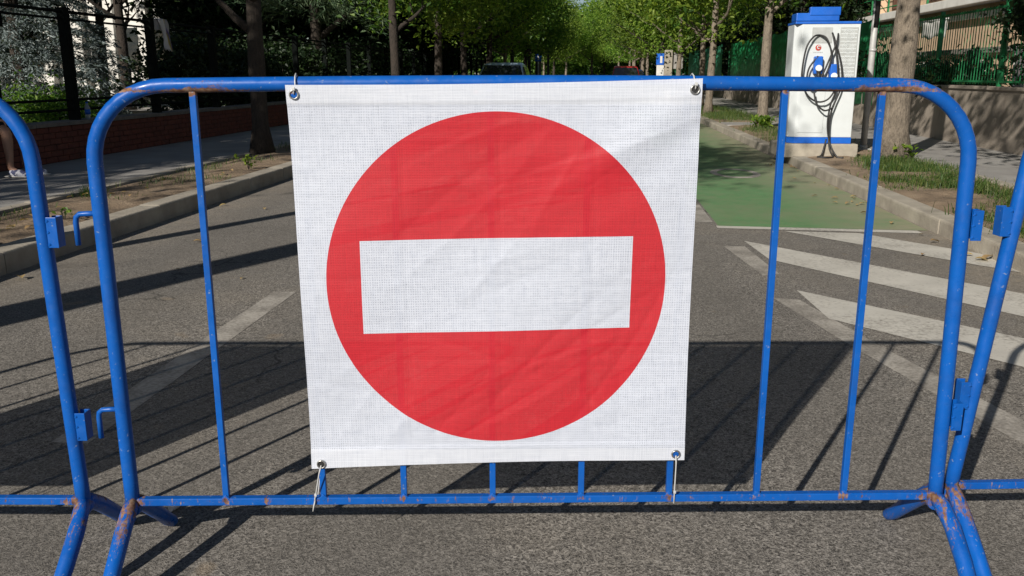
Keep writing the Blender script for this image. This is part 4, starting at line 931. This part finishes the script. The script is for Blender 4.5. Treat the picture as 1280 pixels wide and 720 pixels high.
for s in (-1,1):
    h = add(((.06,s*.10,.555),.088),0); k = add(((.30,s*.12,.53),.074),h); k = add(((.47,s*.125,.49),.058),k); c = add(((.475,s*.125,.36),.054),k); c = add(((.475,s*.125,.22),.040),c); a = add(((.47,s*.125,.09),.034),c); add(((.57,s*.13,.045),.032),a)
    sh = add(((-.05,s*.17,.99),.062),3); el = add(((.08,s*.23,.75),.042),sh); fo = add(((.26,s*.19,.645),.034),el); wr = add(((.37,s*.14,.605),.024),fo); pm = add(((.43,s*.13,.592),(.034,.018)),wr); HANDS.append((pm, s))
body = skin('body', J, E_, SK, pe)
for pm, s in HANDS:
    c = Vector(J[pm][0]); FJ = [(tuple(c+Vector((-.02,0,-.002))),.018)]; FE = []
    for k, (dy, L) in enumerate(((-.028,.068),(-.010,.078),(.010,.074),(.028,.060))):
        p = len(FJ); FJ += [(tuple(c+Vector((.02,dy,.0))),.0095),(tuple(c+Vector((.02+L*.5,dy*1.25,-.004))),.0088),(tuple(c+Vector((.02+L*.8,dy*1.35,-.03))),.008),(tuple(c+Vector((.02+L*.92,dy*1.38,-.055))),.007)]; FE += [(0,p),(p,p+1),(p+1,p+2),(p+2,p+3)]
    p = len(FJ); FJ += [(tuple(c+Vector((.0,-s*.036,-.006))),.0105),(tuple(c+Vector((.03,-s*.058,-.022))),.0095),(tuple(c+Vector((.05,-s*.062,-.045))),.008)]; FE += [(0,p),(p,p+1),(p+1,p+2)]
    skin('hand', FJ, FE, SK, pe)
skin('shorts', [((-.02,0,.60),.15),((.06,-.10,.565),.10),((.28,-.12,.545),.09),((.45,-.125,.515),.082),((.06,.10,.565),.10),((.28,.12,.545),.09),((.45,.125,.515),.082)], [(0,1),(1,2),(2,3),(0,4),(4,5),(5,6)], BK, pe)
skin('shirt', [((-.03,0,.66),.145),((-.04,0,.76),.14),((-.05,0,.90),.145),((-.06,0,1.03),.12),((-.05,.17,.99),.076),((.02,.205,.86),.062),((-.05,-.17,.99),.076),((.02,-.205,.86),.062)], [(0,1),(1,2),(2,3),(3,4),(4,5),(3,6),(6,7)], SH, pe)
skin('hair', [((-.03,0,1.30),.09),((-.035,0,1.37),.085),((.02,0,1.41),.06)], [(0,1),(1,2)], BK, pe)
hd = MB()
for s in (-1,1):
    hd.tube([(.078,s*.032,1.275),(.088,s*.032,1.275)], .011, 10)
hd.build('eyes', BK, body); MB().tube([(.07,0,1.275),(.10,0,1.245),(.08,0,1.235)], [.010,.014,.010], 8).build('nose', SK, body); MB().tube([(.072,-.022,1.205),(.084,0,1.203),(.072,.022,1.205)], .006, 8).build('mouth', M['emblem'], body)
for s in (-1,1): MB().tube([(-.01,s*.086,1.25),(-.015,s*.098,1.275),(-.01,s*.09,1.30)], [.010,.014,.010], 8).build('ear', SK, body)
for s in (-1,1):
    sh = skin('shoe', [((.45,s*.125,.055),.048),((.53,s*.128,.046),.046),((.63,s*.132,.036),.040),((.70,s*.134,.030),.030)], [(0,1),(1,2),(2,3)], NV, pe)
    MB().tube([(.41,s*.125,.010),(.55,s*.13,.010),(.66,s*.133,.010),(.725,s*.135,.010)], [.044,.046,.044,.028], 14, flat=1.0).build('sole', M['frame_white'], sh)
    for v in sh.children[0].data.vertices: v.co.z = .010 + (v.co.z-.010)*.2
